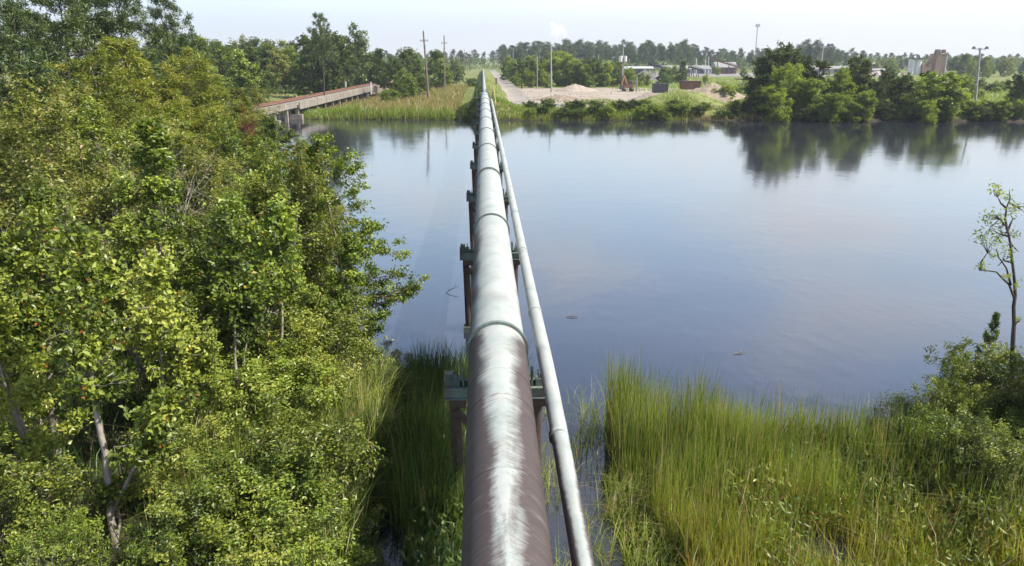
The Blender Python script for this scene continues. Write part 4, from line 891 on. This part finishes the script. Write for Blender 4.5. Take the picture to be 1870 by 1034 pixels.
custom_tree('maple_tree', 'pale-stemmed maple whose bark shows between the leaves above the middle of the left wood', (470, 640), 25,
    [([(470, 640, 0), (472, 560, 0), (474, 500, 0), (475, 440, 0), (478, 380, 0), (480, 330, 0)], .07, .5), ([(472, 540, 0), (465, 480, .1), (450, 430, .1), (440, 370, .2)], .04, .5)], LF_MAPLE, BARK_PALE, 6, nleaf=6000)
custom_tree('maple_tree', 'thin two-stemmed maple between the forked white trunk and the round bush', (300, 850), 18.0,
    [([(300, 850, 0), (297, 780, 0), (299, 700, 0), (292, 620, 0), (286, 550, .1), (284, 480, .2)], .05, .55), ([(303, 850, .1), (312, 770, .1), (322, 690, .1), (338, 620, .2)], .035, .6)], LF_MAPLE, BARK_PALE, 8, nleaf=3800)
custom_tree('young_tree', 'slim pale-stemmed young tree above the tall grass of the left bank', (515, 720), 21.5,
    [([(515, 720, 0), (513, 650, 0), (516, 580, 0), (512, 510, 0), (514, 440, .1), (510, 380, .2)], .05, .5)], LF_GREEN, BARK_PALE, 9, nleaf=3500)
# wood further back on the left bank: scattered filling trees
placed = []
for k in range(400):
    if len(placed) >= 34: break
    y = rng.uniform(22, 96); x = ip(y, XL)-rng.uniform(2, 30)*(.4+y/70)
    px, py = proj((x, y, .5))
    if px < -140 or any((x-a)**2+(y-b)**2 < 9+y*.12 for a, b in placed): continue
    placed.append((x, y))
    tip_row = ip(px, [(-150, 120), (100, 150), (300, 190), (450, 215), (560, 262), (700, 420)])+rng.uniform(10, 90)*(60/(y+20))
    d = y*math.cos(YAW)*1.02
    kind = [green, olive, cyp, maple][k % 4]
    tip = Pd(px, tip_row, d)
    Hh = np.clip(tip[2], 3.5, 8.5)
    place_tree(kind[k % len(kind)], G((x, y)), Hh, 'leafy tree filling the wood on the left bank behind its front row', 'tree', 'trees filling the left wood', sx=1.05)

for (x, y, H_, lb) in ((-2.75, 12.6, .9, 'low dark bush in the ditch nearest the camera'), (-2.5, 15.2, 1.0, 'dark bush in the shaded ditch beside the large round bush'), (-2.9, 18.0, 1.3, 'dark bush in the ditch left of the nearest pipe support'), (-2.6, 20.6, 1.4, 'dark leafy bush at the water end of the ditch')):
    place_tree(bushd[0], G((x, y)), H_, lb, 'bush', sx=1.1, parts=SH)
# shrubs with bare grey twigs
dead = TM('bare_shrub', 131, 4, .06, .04, 60, 1.5, rnd, 15, 75, 10, 900, .08, spread=.2, wood=BARK_DEAD, leaf=LF_OLIVE, stems=9, stem_ang=.4, twl=.6, jit=.2)
T([dead], 0, 240, 232, 27, 'bare grey leafless shrub high in the left wood', 'shrub', sx=1.0, parts=('branches', 'leaves'))
T([dead], 0, 150, 350, 22.5, 'second pale bare shrub below the grey one on the left', 'shrub', sx=.9, parts=('branches', 'leaves'))
T([dead], 0, 35, 1000, 12.4, 'tangle of bare pale twigs in the bottom left corner', 'shrub', sx=1.1, hmin=1.0, parts=('branches', 'leaves'))
redb = TM('red_shrub', 133, 3, .05, .05, 40, 1.0, rnd, 15, 75, 7, 2600, .09, spread=.15, leaf=LF_RED, stems=5, stem_ang=.4)
T([redb], 0, 62, 262, 28, 'young tree with dark red leaves at the far left', 'tree', sx=.25)
T([redb], 0, 455, 195, 46, 'small reddish-leaved tree left of the channel', 'tree', sx=.2)

# --- wood behind the bridge (left skyline, 95-230 m away)
lab = {'a': 'tree of the unbroken green wood behind the railway bridge'}
sky_l = [(300, 60), (340, 62), (420, 78), (470, 74), (520, 84), (560, 82), (600, 90), (700, 95), (760, 95)]
n = 0
for row, (d0, drop, step) in enumerate([(235, 0, 20), (190, 6, 25), (155, 18, 30), (130, 34, 36), (108, 52, 42)]):
    px = 300+row*7
    while px < 940:
        xc = (px-935)/1400*d0
        x, y = Pd(px, 200, d0)[:2]
        lim = -46 if y < 175 else -43
        if row == 0 and y > 200: lim = -30
        if x < lim:
            ytop = ip(px, sky_l)+drop+rng.uniform(-5, 8); ytop = min(ytop, 150)
            T(forest, int(rng.integers(0, 5)), px, ytop, d0+rng.uniform(-6, 6), lab['a'], group='trees of the wood behind the bridge', sx=rng.uniform(1.0, 1.3)); n += 1
        px += step*rng.uniform(.8, 1.2)
T(forest, 3, 655, 50, 212, 'tallest broad green tree of the clump at the far end of the bridge', sx=.95)
T(forest, 0, 622, 72, 205, 'broad tree left of the tallest one at the far end of the bridge', sx=1.0)
T(forest, 1, 688, 90, 214, 'lower right shoulder tree of the clump at the far end of the bridge', sx=1.1)
T(darkt, 0, 590, 66, 172, 'dark dense tree under the slim round-crowned pine', sx=1.0)
for (px, py, d, k, lb) in ((742, 92, 190, 0, 'rounded tree between the bridge end and the tallest power pole'), (722, 104, 180, 3, 'dark tree standing over the end of the railway track'), (765, 98, 205, 1, 'tree directly behind the tallest power pole'),
                          (790, 95, 230, 0, 'tree between the two nearest power poles'), (800, 110, 215, 4, 'lower green tree between the two nearest power poles'), (830, 112, 260, 3, 'tree right of the second power pole'), (760, 120, 172, 3, 'lower tree left of the tallest power pole'),
                          (745, 128, 165, 4, 'light green small tree at the left of the power poles'), (733, 140, 158, 4, 'bright yellow green small tree on the marsh edge by the bridge end'), (815, 125, 235, 4, 'low bushy tree behind the second power pole'), (840, 122, 290, 4, 'low tree beside the row of far power poles')):
    T(forest, k, px, py, d, lb, sx=1.15)
T(shrub, 0, 860, 146, 235, 'lone round shrub in the marsh grass left of the levee', 'shrub', sx=1.2, parts=SH)
T(shrub, 2, 712, 168, 150, 'light green shrub in the grass near the end of the bridge', 'shrub', sx=1.2, parts=SH)

# --- far pine treeline
fg = 'pines of the far hazy treeline'
sky_f = [(560, 100), (700, 96), (820, 92), (890, 94), (925, 80), (960, 76), (1000, 78), (1060, 73), (1110, 78), (1180, 76), (1240, 76), (1300, 92), (1350, 88), (1400, 90), (1440, 86), (1480, 80), (1520, 84), (1560, 95), (1620, 97), (1700, 98), (1760, 100), (1870, 100), (1960, 100)]
for row, (d0, dr, step) in enumerate([(640, 0, 13), (560, 5, 14), (500, 11, 17)]):
    px = 520
    while px < 1920:
        dd = d0+rng.uniform(-20, 20); ww = P(px, 125, 1.2)
        ok = not (868 < px < 912 and row > 0)
        if px < 880 and row > 1: ok = False
        if ok: T(farp, int(rng.integers(0, 5)), px, ip(px, sky_f)+dr+rng.uniform(-3, 5), dd, 'tall pine in the far hazy treeline beyond the channel', group=fg, sx=rng.uniform(.9, 1.25))
        px += step*rng.uniform(.7, 1.3)
for (px, py, d, lb) in ((1463, 74, 480, 'pine with a flat top rising above the far treeline, left of the floodlight mast'), (1482, 75, 480, 'pine just left of the floodlight mast head'), (1530, 84, 470, 'stand-alone dark pine right of the floodlight mast'), (1048, 74, 520, 'highest pine of the middle treeline, right of the pale bare pole'), (1240, 74, 540, 'high pine over the white roofed shed')):
    T(farp, 2, px, py, d, lb, sx=1.2)

mb = MB(); n = 26000; px = rng.uniform(480, 1950, n); dd = rng.uniform(505, 660, n); v0 = np.stack([Pd(a_, 125, b_) for a_, b_ in zip(px, dd)]); v0[:, 2] = rng.uniform(1.2, 9.5, n)**1.0; v0 = v0[(np.abs(v0[:, 0]-6) > 12) | (v0[:, 1] > 620)]
V, F = leaves(v0, 1.5, .6); mb.add(V, F, 0, False); tag(mb.obj('far_undergrowth', LF_FOREST), 'dense undergrowth of the far hazy wood', 'undergrowth', kind='stuff')
mb = MB(); n = 15000; xx = rng.uniform(-120, -43, n); yy = rng.uniform(85, 230, n); zz_ = rng.uniform(.4, 3.5, n); V, F = leaves(np.stack([xx, yy, zz_], 1), .6, .6); mb.add(V, F, 0, False); tag(mb.obj('wood_undergrowth', LF_FOREST), 'dense undergrowth of the wood behind the bridge', 'undergrowth', kind='stuff')
# --- trees behind the sandy yard
mg = [(925, 112, 300, 0), (940, 104, 285, 4), (952, 110, 260, 3), (965, 103, 262, 0), (978, 110, 240, 1), (992, 104, 245, 3), (1006, 106, 235, 0), (1020, 97, 240, 4), (1035, 96, 240, 0), (1050, 104, 235, 4), (1064, 112, 232, 3), (1078, 113, 228, 3), (1090, 108, 230, 0),
      (1105, 114, 232, 4), (1120, 116, 236, 1), (1140, 114, 240, 4), (1152, 124, 232, 4), (1000, 128, 222, 4), (965, 130, 225, 4), (945, 134, 235, 4), (1168, 133, 235, 4), (1182, 136, 240, 4), (1208, 126, 262, 0), (1228, 120, 262, 4), (1246, 112, 262, 1), (1216, 134, 250, 4), (1290, 136, 262, 4), (1362, 124, 320, 4), (1310, 122, 380, 4)]
for k, (px, py, d, kd) in enumerate(mg):
    kd = 5 if k % 5 in (1, 3) and k > 2 else kd
    T(forest, kd, px, py, d, 'bushy green tree in the belt directly behind the sandy yard', group='trees of the belt behind the sandy yard', sx=1.25)
# --- right-hand far bank: dark trees and bright willows
bt = [(darkt, 0, 1432, 90, 131, 1.0, 'tallest dark tree of the right bank, its top against the far treeline'), (darkt, 1, 1398, 112, 130, 1.0, 'dark tree at the left of the tallest bank tree'), (darkt, 0, 1482, 112, 132, .95, 'dark tree at the right of the tallest bank tree'),
      (willow, 1, 1440, 124, 124, 1.0, 'bright yellow green willow in front of the tallest bank tree'), (willow, 0, 1425, 160, 121, 1.2, 'low light green willow at the foot of the tallest bank tree'), (willow, 0, 1478, 146, 124, 1.3, 'round yellowish willow left of the floodlight mast'),
      (darkt, 1, 1570, 112, 130, 1.0, 'ragged dark tree with an open top right of the floodlight mast'), (willow, 1, 1535, 130, 128, 1.0, 'narrow bright willow right of the floodlight mast'), (darkt, 0, 1598, 150, 130, 1.0, 'broad low dark tree right of the ragged one'),
      (willow, 0, 1520, 172, 120, 1.3, 'left one of two round light willows hanging over the water'), (willow, 0, 1566, 168, 120, 1.3, 'right one of two round light willows hanging over the water'), (darkt, 0, 1652, 140, 127, 1.0, 'dark tree below the white silo'),
      (darkt, 1, 1700, 138, 128, 1.1, 'dark tree below the orange plant'), (willow, 1, 1722, 138, 121, 1.5, 'largest bright willow reaching down to the water right of centre bank'), (willow, 0, 1700, 185, 118, 1.2, 'light willow foliage at the water under the orange plant'),
      (darkt, 0, 1636, 176, 125, 1.0, 'low dark tree between the light willows and the silo'), (darkt, 0, 1868, 138, 140, .9, 'dark tree at the right edge behind the bank'), (darkt, 1, 1795, 192, 126, 1.2, 'low dark bush-like tree below the right mast'),
      (darkt, 0, 1850, 180, 124, 1.1, 'olive dark tree at the right edge over the water'), (willow, 0, 1836, 190, 121, 1.1, 'small light willow at the right edge of the bank'), (darkt, 1, 1345, 186, 124, 1.0, 'low dark tree at the left end of the bank wood'),
      (darkt, 0, 1762, 178, 132, .9, 'reddish dark low tree just left of the right mast'), (darkt, 0, 1384, 165, 124, 1.0, 'dark leafy tree at the left shoulder of the tallest bank tree'), (darkt, 1, 1905, 176, 124, 1.1, 'dark tree cut by the right edge over the water'), (forest, 4, 1808, 112, 330, .8, 'round light green tree alone in the field right of the mast'), (darkt, 0, 1622, 128, 150, .8, 'small dark tree left of the silo')]
for (l, k, px, py, d, sx, lb) in bt: T(l, k, px, py, d, lb, sx=sx)
# shrubs along the far shore
for k in range(190):
    px = rng.uniform(960, 1900); r_ = rng.uniform()
    x = (Pd(px, 200, 128))[0]; y = ip(x, YF)+.1+r_*(5.5 if px > 1300 else 6)
    if px < 1150 and rng.uniform() < .55: continue
    h = rng.uniform(.8, 1.6) if px < 1340 else rng.uniform(.8, 2.0)
    kd = rng.choice([0, 1, 2], p=(.45, .35, .2) if px < 1340 else (.15, .7, .15))
    place_tree(shrub[kd], G((x, y)), h, 'leafy shrub in the dense fringe along the far bank', 'shrub', 'shrubs fringing the far bank', sx=1.2, parts=SH)
T(shrub, 1, 1003, 190, 129.5, 'lone dark round shrub on the grassy far shore right of the pipe', 'shrub', sx=1.3, parts=SH)
for k in range(46):
    px = rng.uniform(1290, 1880); d = rng.uniform(140, 215); 
    h = rng.uniform(1.2, 2.6); b_ = G(Pd(px, 160, d)); place_tree(shrub[int(rng.integers(0, 3))], b_, h, 'shrub scattered in the green field behind the right bank', 'shrub', 'shrubs scattered in the field behind the right bank', sx=1.3, parts=SH)
for k in range(34):
    px = rng.uniform(1600, 1900); d = rng.uniform(330, 480)
    if 1635 < px < 1735: continue
    b_ = G(Pd(px, 130, d)); place_tree(forest[int(rng.integers(0, 5))], b_, rng.uniform(6, 10), 'green tree at the far side of the field right of the orange plant' if px > 1720 else 'green tree in front of the far pines left of the orange plant', 'tree', 'trees at the far side of the right field' if px > 1720 else 'trees in front of the far pines', sx=1.2)

# --- right foreground: slim tree, shrubs
def slim_tree():
    g = thing('slim_tree', G(P(1848, 700, .4)), 'slim crooked tree with sparse leaves at the right edge over the water', 'tree')
    d = 20.6; base = np.array(g.location); r = np.random.default_rng(5)
    def pt(px, py, dd=0): return Pd(px, py, d+dd)-base
    tb = MB(); lb = MB()
    tr = [[0, 0, -.2], pt(1848, 660), pt(1850, 620), pt(1852, 590), pt(1851, 560), pt(1854, 540), pt(1853, 515), pt(1849, 480), pt(1845, 445), pt(1839, 415), pt(1832, 408)]
    tb.tube(tr, np.linspace(.065, .022, len(tr)), 8)
    br = [[pt(1852, 545), pt(1843, 520), pt(1830, 508), pt(1820, 497), pt(1806, 495), pt(1790, 494, .3), pt(1783, 484, .4)],
          [pt(1846, 520), pt(1842, 505, -.2), pt(1838, 490, -.3), pt(1824, 470, -.4), pt(1819, 455, -.4)], [pt(1790, 494, .3), pt(1792, 478, .2), pt(1803, 462, .1)],
          [pt(1839, 425), pt(1845, 410), pt(1850, 400), pt(1845, 392, .2)], [pt(1839, 420), pt(1836, 400), pt(1838, 380), pt(1845, 362), pt(1843, 348)], [pt(1838, 380), pt(1828, 372), pt(1822, 360)],
          [pt(1832, 408), pt(1826, 400, -.3), pt(1815, 392, -.5)], [pt(1842, 432), pt(1826, 428, .3), pt(1812, 420, .5)], [pt(1845, 445), pt(1852, 452, .2), pt(1860, 460, .4)], [pt(1849, 480), pt(1832, 476), pt(1822, 486, .2)], [pt(1842, 370), pt(1856, 378, .2), pt(1866, 384, .3)]]
    for b in br: tb.tube(b, np.linspace(.035, .008, len(b)), 5)
    clumps = [(1815, 340, 9), (1824, 350, 10), (1835, 358, 9), (1860, 380, 10), (1848, 384, 8), (1802, 400, 10), (1812, 395, 8), (1795, 425, 12), (1790, 435, 10), (1808, 445, 14), (1815, 432, 10), (1836, 455, 12), (1842, 468, 9), (1850, 430, 8), (1790, 485, 7), (1822, 418, 9), (1830, 400, 8), (1856, 520, 5), (1858, 585, 5), (1812, 465, 7), (1840, 505, 5)]
    for (px, py, s) in clumps:
        n = 16+int(s*1.7); C = np.array(pt(px, py, r.uniform(-.4, .4)))+r.normal(0, 1, (n, 3))*s/95
        V, F = leaves(C, .10, .38, N=np.array([0, 0, .5]), r=r); lb.add(V, F, 0, False)
        e = np.array(pt(px, py)); nb = min((np.array(q_) for b in br+[tr] for q_ in b), key=lambda q_: np.linalg.norm(q_-e)); 
        for _ in range(3): tb.tube([nb, (nb+e)/2+r.normal(0, .05, 3), e+r.normal(0, s/120, 3)], [.012, .008, .004], 4, cap=False)
    tb.obj('trunk', BARK_DARK, g); lb.obj('crown', LF_WILLOW, g)
slim_tree()
for (l, k, px, py, d, sx, lb) in ((green, 0, 1815, 568, 21.5, .55, 'small feathery tree left of the slim crooked tree'), (green, 1, 1745, 628, 20.5, .6, 'small grey green sapling leaning over the water, left of the slim tree'), ):
    T(l, k, px, py, d, lb, sx=sx)
for (k, px, py, d, sx, lb) in ((0, 1805, 655, 20, 1.0, 'sunlit bush at the foot of the slim crooked tree'), (2, 1885, 640, 20.5, 1.1, 'bush at the right edge behind the slim crooked tree'), (1, 1862, 728, 18.4, 1.1, 'dark bush at the right edge in front of the slim tree'), (1, 1765, 775, 17.2, 1.1, 'wide dark bush right of the reeds'),
                               (2, 1735, 705, 19, .8, 'small bush at the right end of the reed bed by the water'), (0, 1825, 800, 16.4, 1.0, 'middle bush of the right-hand thicket')):
    T(bushd if k == 1 else bush, k, px, py, d, lb, 'bush', sx=sx, hmin=.9, parts=SH)
for k in range(12):
    x, y = rng.uniform(8.8, 13.5), rng.uniform(14.6, 18.3)
    if x < 8.6+.55*(18-y): continue
    place_tree(bushd[0] if k % 3 else bush[1], G((x, y)), rng.uniform(.8, 1.5), 'low dark bush in the thicket between the slim tree and the sedge', 'bush', 'bushes of the right thicket', sx=1.4, parts=SH)
for (x, y, H_, k) in ((17.0, 16.6, 5.6, 0), (16.8, 13.6, 6.0, 1)):
    place_tree(darkt[k], G((x, y)), H_, 'broad dark tree just outside the right edge, shading the thicket', 'tree', 'trees right of the reed bed', sx=1.1)

# ------------------------------------------------------------------ grasses (stuff)
def scatter(n, x0, x1, y0, y1, keep):
    x = rng.uniform(x0, x1, n); y = rng.uniform(y0, y1, n); k = keep(x, y); x, y = x[k], y[k]
    return np.stack([x, y, np.maximum(gh(x, y), -.12)], 1)
def grass_obj(name, B, H, wd, lean, mat, seg=3, bend=.5, label=None):
    H = H*(1-.55*np.clip((-21-B[:, 0])/6, 0, 1)*(B[:, 1] > 120)); V, F = blades(B, H, wd, lean, seg, bend=bend); mb = MB(); mb.add(V, F, 0, True); o = mb.obj(name, mat); return tag(o, label, 'grass', kind='stuff')
def noise2(x, y, s, k): return wob(x, y, s, k)/1.8
inr = lambda x, y: (x > 2.95+.55*np.clip((16.5-y)/4, 0, 1)+.45*noise2(x, y, .9, 3)) & (y < ip(x, YR)+.35*noise2(x, y, 1.7, 1)) & (rng.uniform(0, 1, x.shape) < np.clip(.6+.9*noise2(x, y, .9, 5)+.4*noise2(x, y, 2.3, 1), .06, 1))
# tall pale green reeds (back of the bed)
B = scatter(40000, 2.2, 14.5, 12.5, 19.6, lambda x, y: inr(x, y) & (rng.uniform(0, 1, x.shape) < np.clip((y-13.2)/3.5, .1, 1)*np.clip((13.4-x)/3, .1, 1)))
H = np.clip(1.5+.45*noise2(B[:, 0], B[:, 1], 1.3, 2)+.3*noise2(B[:, 0], B[:, 1], 3.1, 7)+rng.normal(0, .25, len(B))+.6*(B[:, 0] < 5.4)*(B[:, 1] > 16.0)+.15, .5, 2.9)*np.clip(1.12-(B[:, 0]-3)*.03, .7, 1.2)
grass_obj('reeds', B, H*.9, .021, .055, GR_REED, bend=.13, label='tall pale green reeds at the back of the reed bed')
B = scatter(7000, 2.6, 13.5, 9, 19.4, inr); H = np.clip(rng.normal(1.15, .35, len(B)), .4, 2.2); grass_obj('bent_dead_reeds', B, H, .022, .35, GR_TAN, bend=.9, label='bent tan dead reeds tangled through the reed bed')
# shorter yellower sedge in front
B = scatter(46000, 2.2, 14, 8.5, 15.0, lambda x, y: inr(x, y))
H = np.clip(.9+.3*noise2(B[:, 0], B[:, 1], 1.6, 4)+.25*noise2(B[:, 0], B[:, 1], 3.7, 2)+rng.normal(0, .2, len(B)), .3, 1.6)
grass_obj('sedge', B, H*.9, .019, .09, GR_SEDGE, bend=.22, label='yellow green sedge at the bottom right')
B = scatter(4200, 2.5, 4.4, 8.5, 16.5, lambda x, y: noise2(x, y, 1.4, 3) > -.55); H = rng.uniform(.25, .8, len(B)); grass_obj('edge_tufts', B, H, .024, .3, GR_REED, bend=.6, label='low arching tufts at the ragged left edge of the reed bed')
# broad-leaved pickerel weed
def broad(n, x0, x1, y0, y1, keep, h0, h1, mat, name, label, w=.06):
    B = scatter(n, x0, x1, y0, y1, keep); H = rng.uniform(h0, h1, len(B)); V, F = blades(B, H, .012, .18, 2, bend=.2)
    mb = MB(); mb.add(V, F, 0, True); tips = V.reshape(-1, 3, 2, 3)[:, 2].mean(1)
    D = np.tile([0, 0, 1.], (len(tips), 1))+rng.normal(0, .35, (len(tips), 3)); V2, F2 = leaves(tips, w*3.4, .34, D=D, N=rng.normal(0, 1, (len(tips), 3)), fold=.05); mb.add(V2, F2, 0, False)
    return tag(mb.obj(name, mat), label, 'marsh plants', kind='stuff')
broad(9000, 5, 14, 11, 16.5, lambda x, y: (noise2(x, y, .8, 9) > -.35), .5, 1.0, foliage('weed_leaves', [(.04, .075, .015), (.10, .15, .022), (.18, .23, .035), (.30, .32, .06)], odd=(.28, .16, .06), odd_amt=.04), 'broadleaf_weeds', 'broad-leaved marsh plants among the sedge', .048)
broad(7000, 7, 14, 11, 17.5, lambda x, y: (noise2(x, y, .7, 4) > -.1) & (x > 7+.4*(17-y)), .6, 1.1, LF_DARK, 'dark_marsh_plants', 'dark green leafy marsh plants below the right thicket')
# ditch between the wood and the pipe
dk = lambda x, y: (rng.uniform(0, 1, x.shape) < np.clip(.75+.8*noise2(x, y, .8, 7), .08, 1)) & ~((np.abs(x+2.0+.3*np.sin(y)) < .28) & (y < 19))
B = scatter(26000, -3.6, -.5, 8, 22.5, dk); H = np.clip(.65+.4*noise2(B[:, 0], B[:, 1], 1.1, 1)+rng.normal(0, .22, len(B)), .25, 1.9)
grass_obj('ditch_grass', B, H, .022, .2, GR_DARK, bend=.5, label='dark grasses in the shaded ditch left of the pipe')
broad(1500, -1.9, -.55, 8.5, 17, lambda x, y: noise2(x, y, 1.2, 2) > -.3, .35, .95, GR_DARK, 'ditch_broadleaf', 'bright broad blades growing close against the left of the pipe', .08)
B = scatter(1500, -2.3, -.62, 14.2, 18.5, lambda x, y: noise2(x, y, 1.9, 2) > -.7); H = rng.uniform(1.0, 2.3, len(B)); grass_obj('tall_ditch_reeds', B, H, .028, .10, GR_DARK, bend=.25, label='tall dark reeds around the legs of the nearest pipe support')
B = scatter(2600, -2.6, 1.0, 20.5, 23.5, lambda x, y: noise2(x, y, 1.5, 2) > -.5); H = rng.uniform(.5, 1.5, len(B)); grass_obj('cattails', B, H, .024, .12, GR_DARK, bend=.2, label='cattails at the water edge left of the pipe')
B = scatter(3200, .55, 3.1, 8, 21, lambda x, y: (noise2(x*1.4, y, 1.3, 6) > .1) | (rng.uniform(0, 1, x.shape) < .12*(x > 1.8))); H = np.clip(rng.normal(.75, .3, len(B)), .2, 1.5); grass_obj('pipe_side_grass', B, H, .02, .22, GR_REED, bend=.6, label='arching green grass tufts in the water between the pipes and the reed bed')
# tall grass on the left bank edge, leaf litter cover under the trees
B = scatter(14000, -7.5, -2.9, 11, 23, lambda x, y: (noise2(x, y, .7, 3) > -.1)); H = np.clip(rng.normal(1.35, .4, len(B)), .4, 2.4); grass_obj('bank_tall_grass', B, H, .026, .16, GR_REED, bend=.55, label='tall arching grass along the edge of the left bank')
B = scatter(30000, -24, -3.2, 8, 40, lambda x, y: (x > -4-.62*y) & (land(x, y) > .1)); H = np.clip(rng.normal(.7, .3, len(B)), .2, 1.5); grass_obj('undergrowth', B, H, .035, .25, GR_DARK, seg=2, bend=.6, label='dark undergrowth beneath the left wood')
# far banks
def ong(name, c, rx, ry, h, n, mat, label, z0=1.1, hm=.45, w_=.08):
    a = rng.uniform(0, 6.28, n); t_ = np.sqrt(rng.uniform(0, .95, n)); B = np.stack([c[0]+rx*t_*np.cos(a), c[1]+ry*t_*np.sin(a), z0-.05+h*(1-t_)**.92*.93], 1)
    k = noise2(B[:, 0], B[:, 1], .8, 3) > -.45; B = B[k]; grass_obj(name, B, np.clip(rng.normal(hm, .15, len(B)), .1, 1), w_, .3, mat, seg=2, bend=.5, label=label)
ong('mound_grass', P(1240, 191, 1.2), 9, 6, 3.0, 7000, GR_GREEN, 'bright green grass growing over the earth mound')
ong('spoil_grass', P(1095, 195, 1.2), 9, 5, 1.5, 3600, GR_GREEN, 'patchy grass on the long spoil mound')
def farg(n, x0, x1, y0, y1, keep, hm, hs, wd, mat, name, label):
    B = scatter(n, x0, x1, y0, y1, lambda x, y: (land(x, y) > -.3) & keep(x, y)); H = np.clip(rng.normal(hm, hs, len(B)), .2, hm*2); grass_obj(name, B, H, wd, .22, mat, seg=2, bend=.4, label=label)
farg(52000, -36, -4.6, 127, 250, lambda x, y: (rng.uniform(0, 1, x.shape) < np.clip(26/(y-110), 0, 1)) & ~((x < -34.5) & (y < 215)), .9, .3, .10, GR_TAN, 'marsh_grass', 'tan and green marsh grass on the far bank left of the levee')
farg(24000, -37, -5, 126.5, 150, lambda x, y: (y < ip(x, YF)+2.0+(x < -20)*(-20-x)*1.1) & (x > -36.2), 1.5, .4, .10, GR_GREEN, 'shore_reeds', 'green reeds along the far shoreline left of the pipe')
farg(9000, -4.5, 4.5, 127.5, 250, lambda x, y: rng.uniform(0, 1, x.shape) < np.clip(20/(y-112), 0, 1), .35, .12, .07, GR_GREEN, 'levee_grass', 'bright short grass on the levee')
B = scatter(16000, -5.2, -.5, 127.6, 172, lambda x, y: (x > -.7-4.4*(1-(y-127.5)/44)) & (land(x, y) > -.2)); grass_obj('levee_shade_plants', B, rng.uniform(.3, .75, len(B)), .13, .3, LF_DARK, seg=2, bend=.6, label='low plants on the steep left side of the levee, shade put into their dark green leaves')  # dark leaf colour in a tapering patch stands in for the slope's shade
farg(22000, 1.5, 34, 126, 141, lambda x, y: y < ip(x, YF)+7+3*noise2(x, y, .2, 1), .55, .2, .09, GR_GREEN, 'shore_grass', 'bright green grass on the far shore right of the pipe')
farg(9000, 6, 44, 128, 152, lambda x, y: (noise2(x, y, .5, 8) > .1) & (y < 141+4*noise2(x, y, .3, 3)), .4, .15, .09, GR_TAN, 'yard_edge_grass', 'thin dry grass along the front edge of the sandy yard')
farg(9000, 1, 90, 124, 131, lambda x, y: y < ip(x, YF)+1.0, .8, .25, .08, GR_TAN, 'shore_sedge', 'brownish reeds at the waterline of the far right shore')
farg(34000, 36, 150, 128, 330, lambda x, y: (rng.uniform(0, 1, x.shape) < np.clip(40/(y-100), 0, 1)) & ((y > 205) | (x > 62)), .9, .3, .2, GR_GREEN, 'field_grass', 'tall green grass of the field behind the right bank')
for (px, py, nm, lb, L_) in ((827, 533, 'driftwood', 'dark snag sticking out of the water left of the pipe', .6), (1045, 579, 'driftwood', 'thin floating stick right of the pipe', .45), (1352, 645, 'driftwood', 'pale forked branch floating in front of the reeds', .5), (930, 214, 'driftwood', 'pale driftwood at the far waterline beside the small pipe', 2.2), (940, 215, 'driftwood', 'second pale driftwood piece at the far waterline', 2.0)):
    b0 = P(px, py, .04); mb = MB(); a = rng.uniform(-.3, .3) if px > 1000 or px > 900 else .2
    up = .4 if px == 827 else .0
    mb.tube([[-L_/2, 0, -.03], [-L_/5, .06, up*.2], [0, .05, up*.3], [L_/2, .1, up*.5]], [.012, .018, .015, .006], 5); mb.tube([[0, .05, up*.3], [L_*.25, .2, .03+up*.5], [L_*.35, .3, .03+up*.8]], [.01, .008, .004], 5)
    o = mb.obj(nm, BARK if px > 1100 else BARK_DEAD if 900 < px < 1000 else BARK_DARK); o.location = tuple(b0); o.rotation_euler.z = a; tag(o, lb, 'driftwood')

# ------------------------------------------------------------------ haze
HAZE = 0.00024
if HAZE:
    mb = MB(); mb.box((0, 600, 28), (2400, 1400, 62)); m, t, o = mat_new('haze')
    v = nn(t, 'ShaderNodeVolumePrincipled'); v.inputs['Color'].default_value = (.80, .88, 1, 1); v.inputs['Density'].default_value = HAZE; v.inputs['Anisotropy'].default_value = .3
    lk(t, v.outputs[0], o.inputs['Volume']); tag(mb.obj('haze', m), kind='stuff')
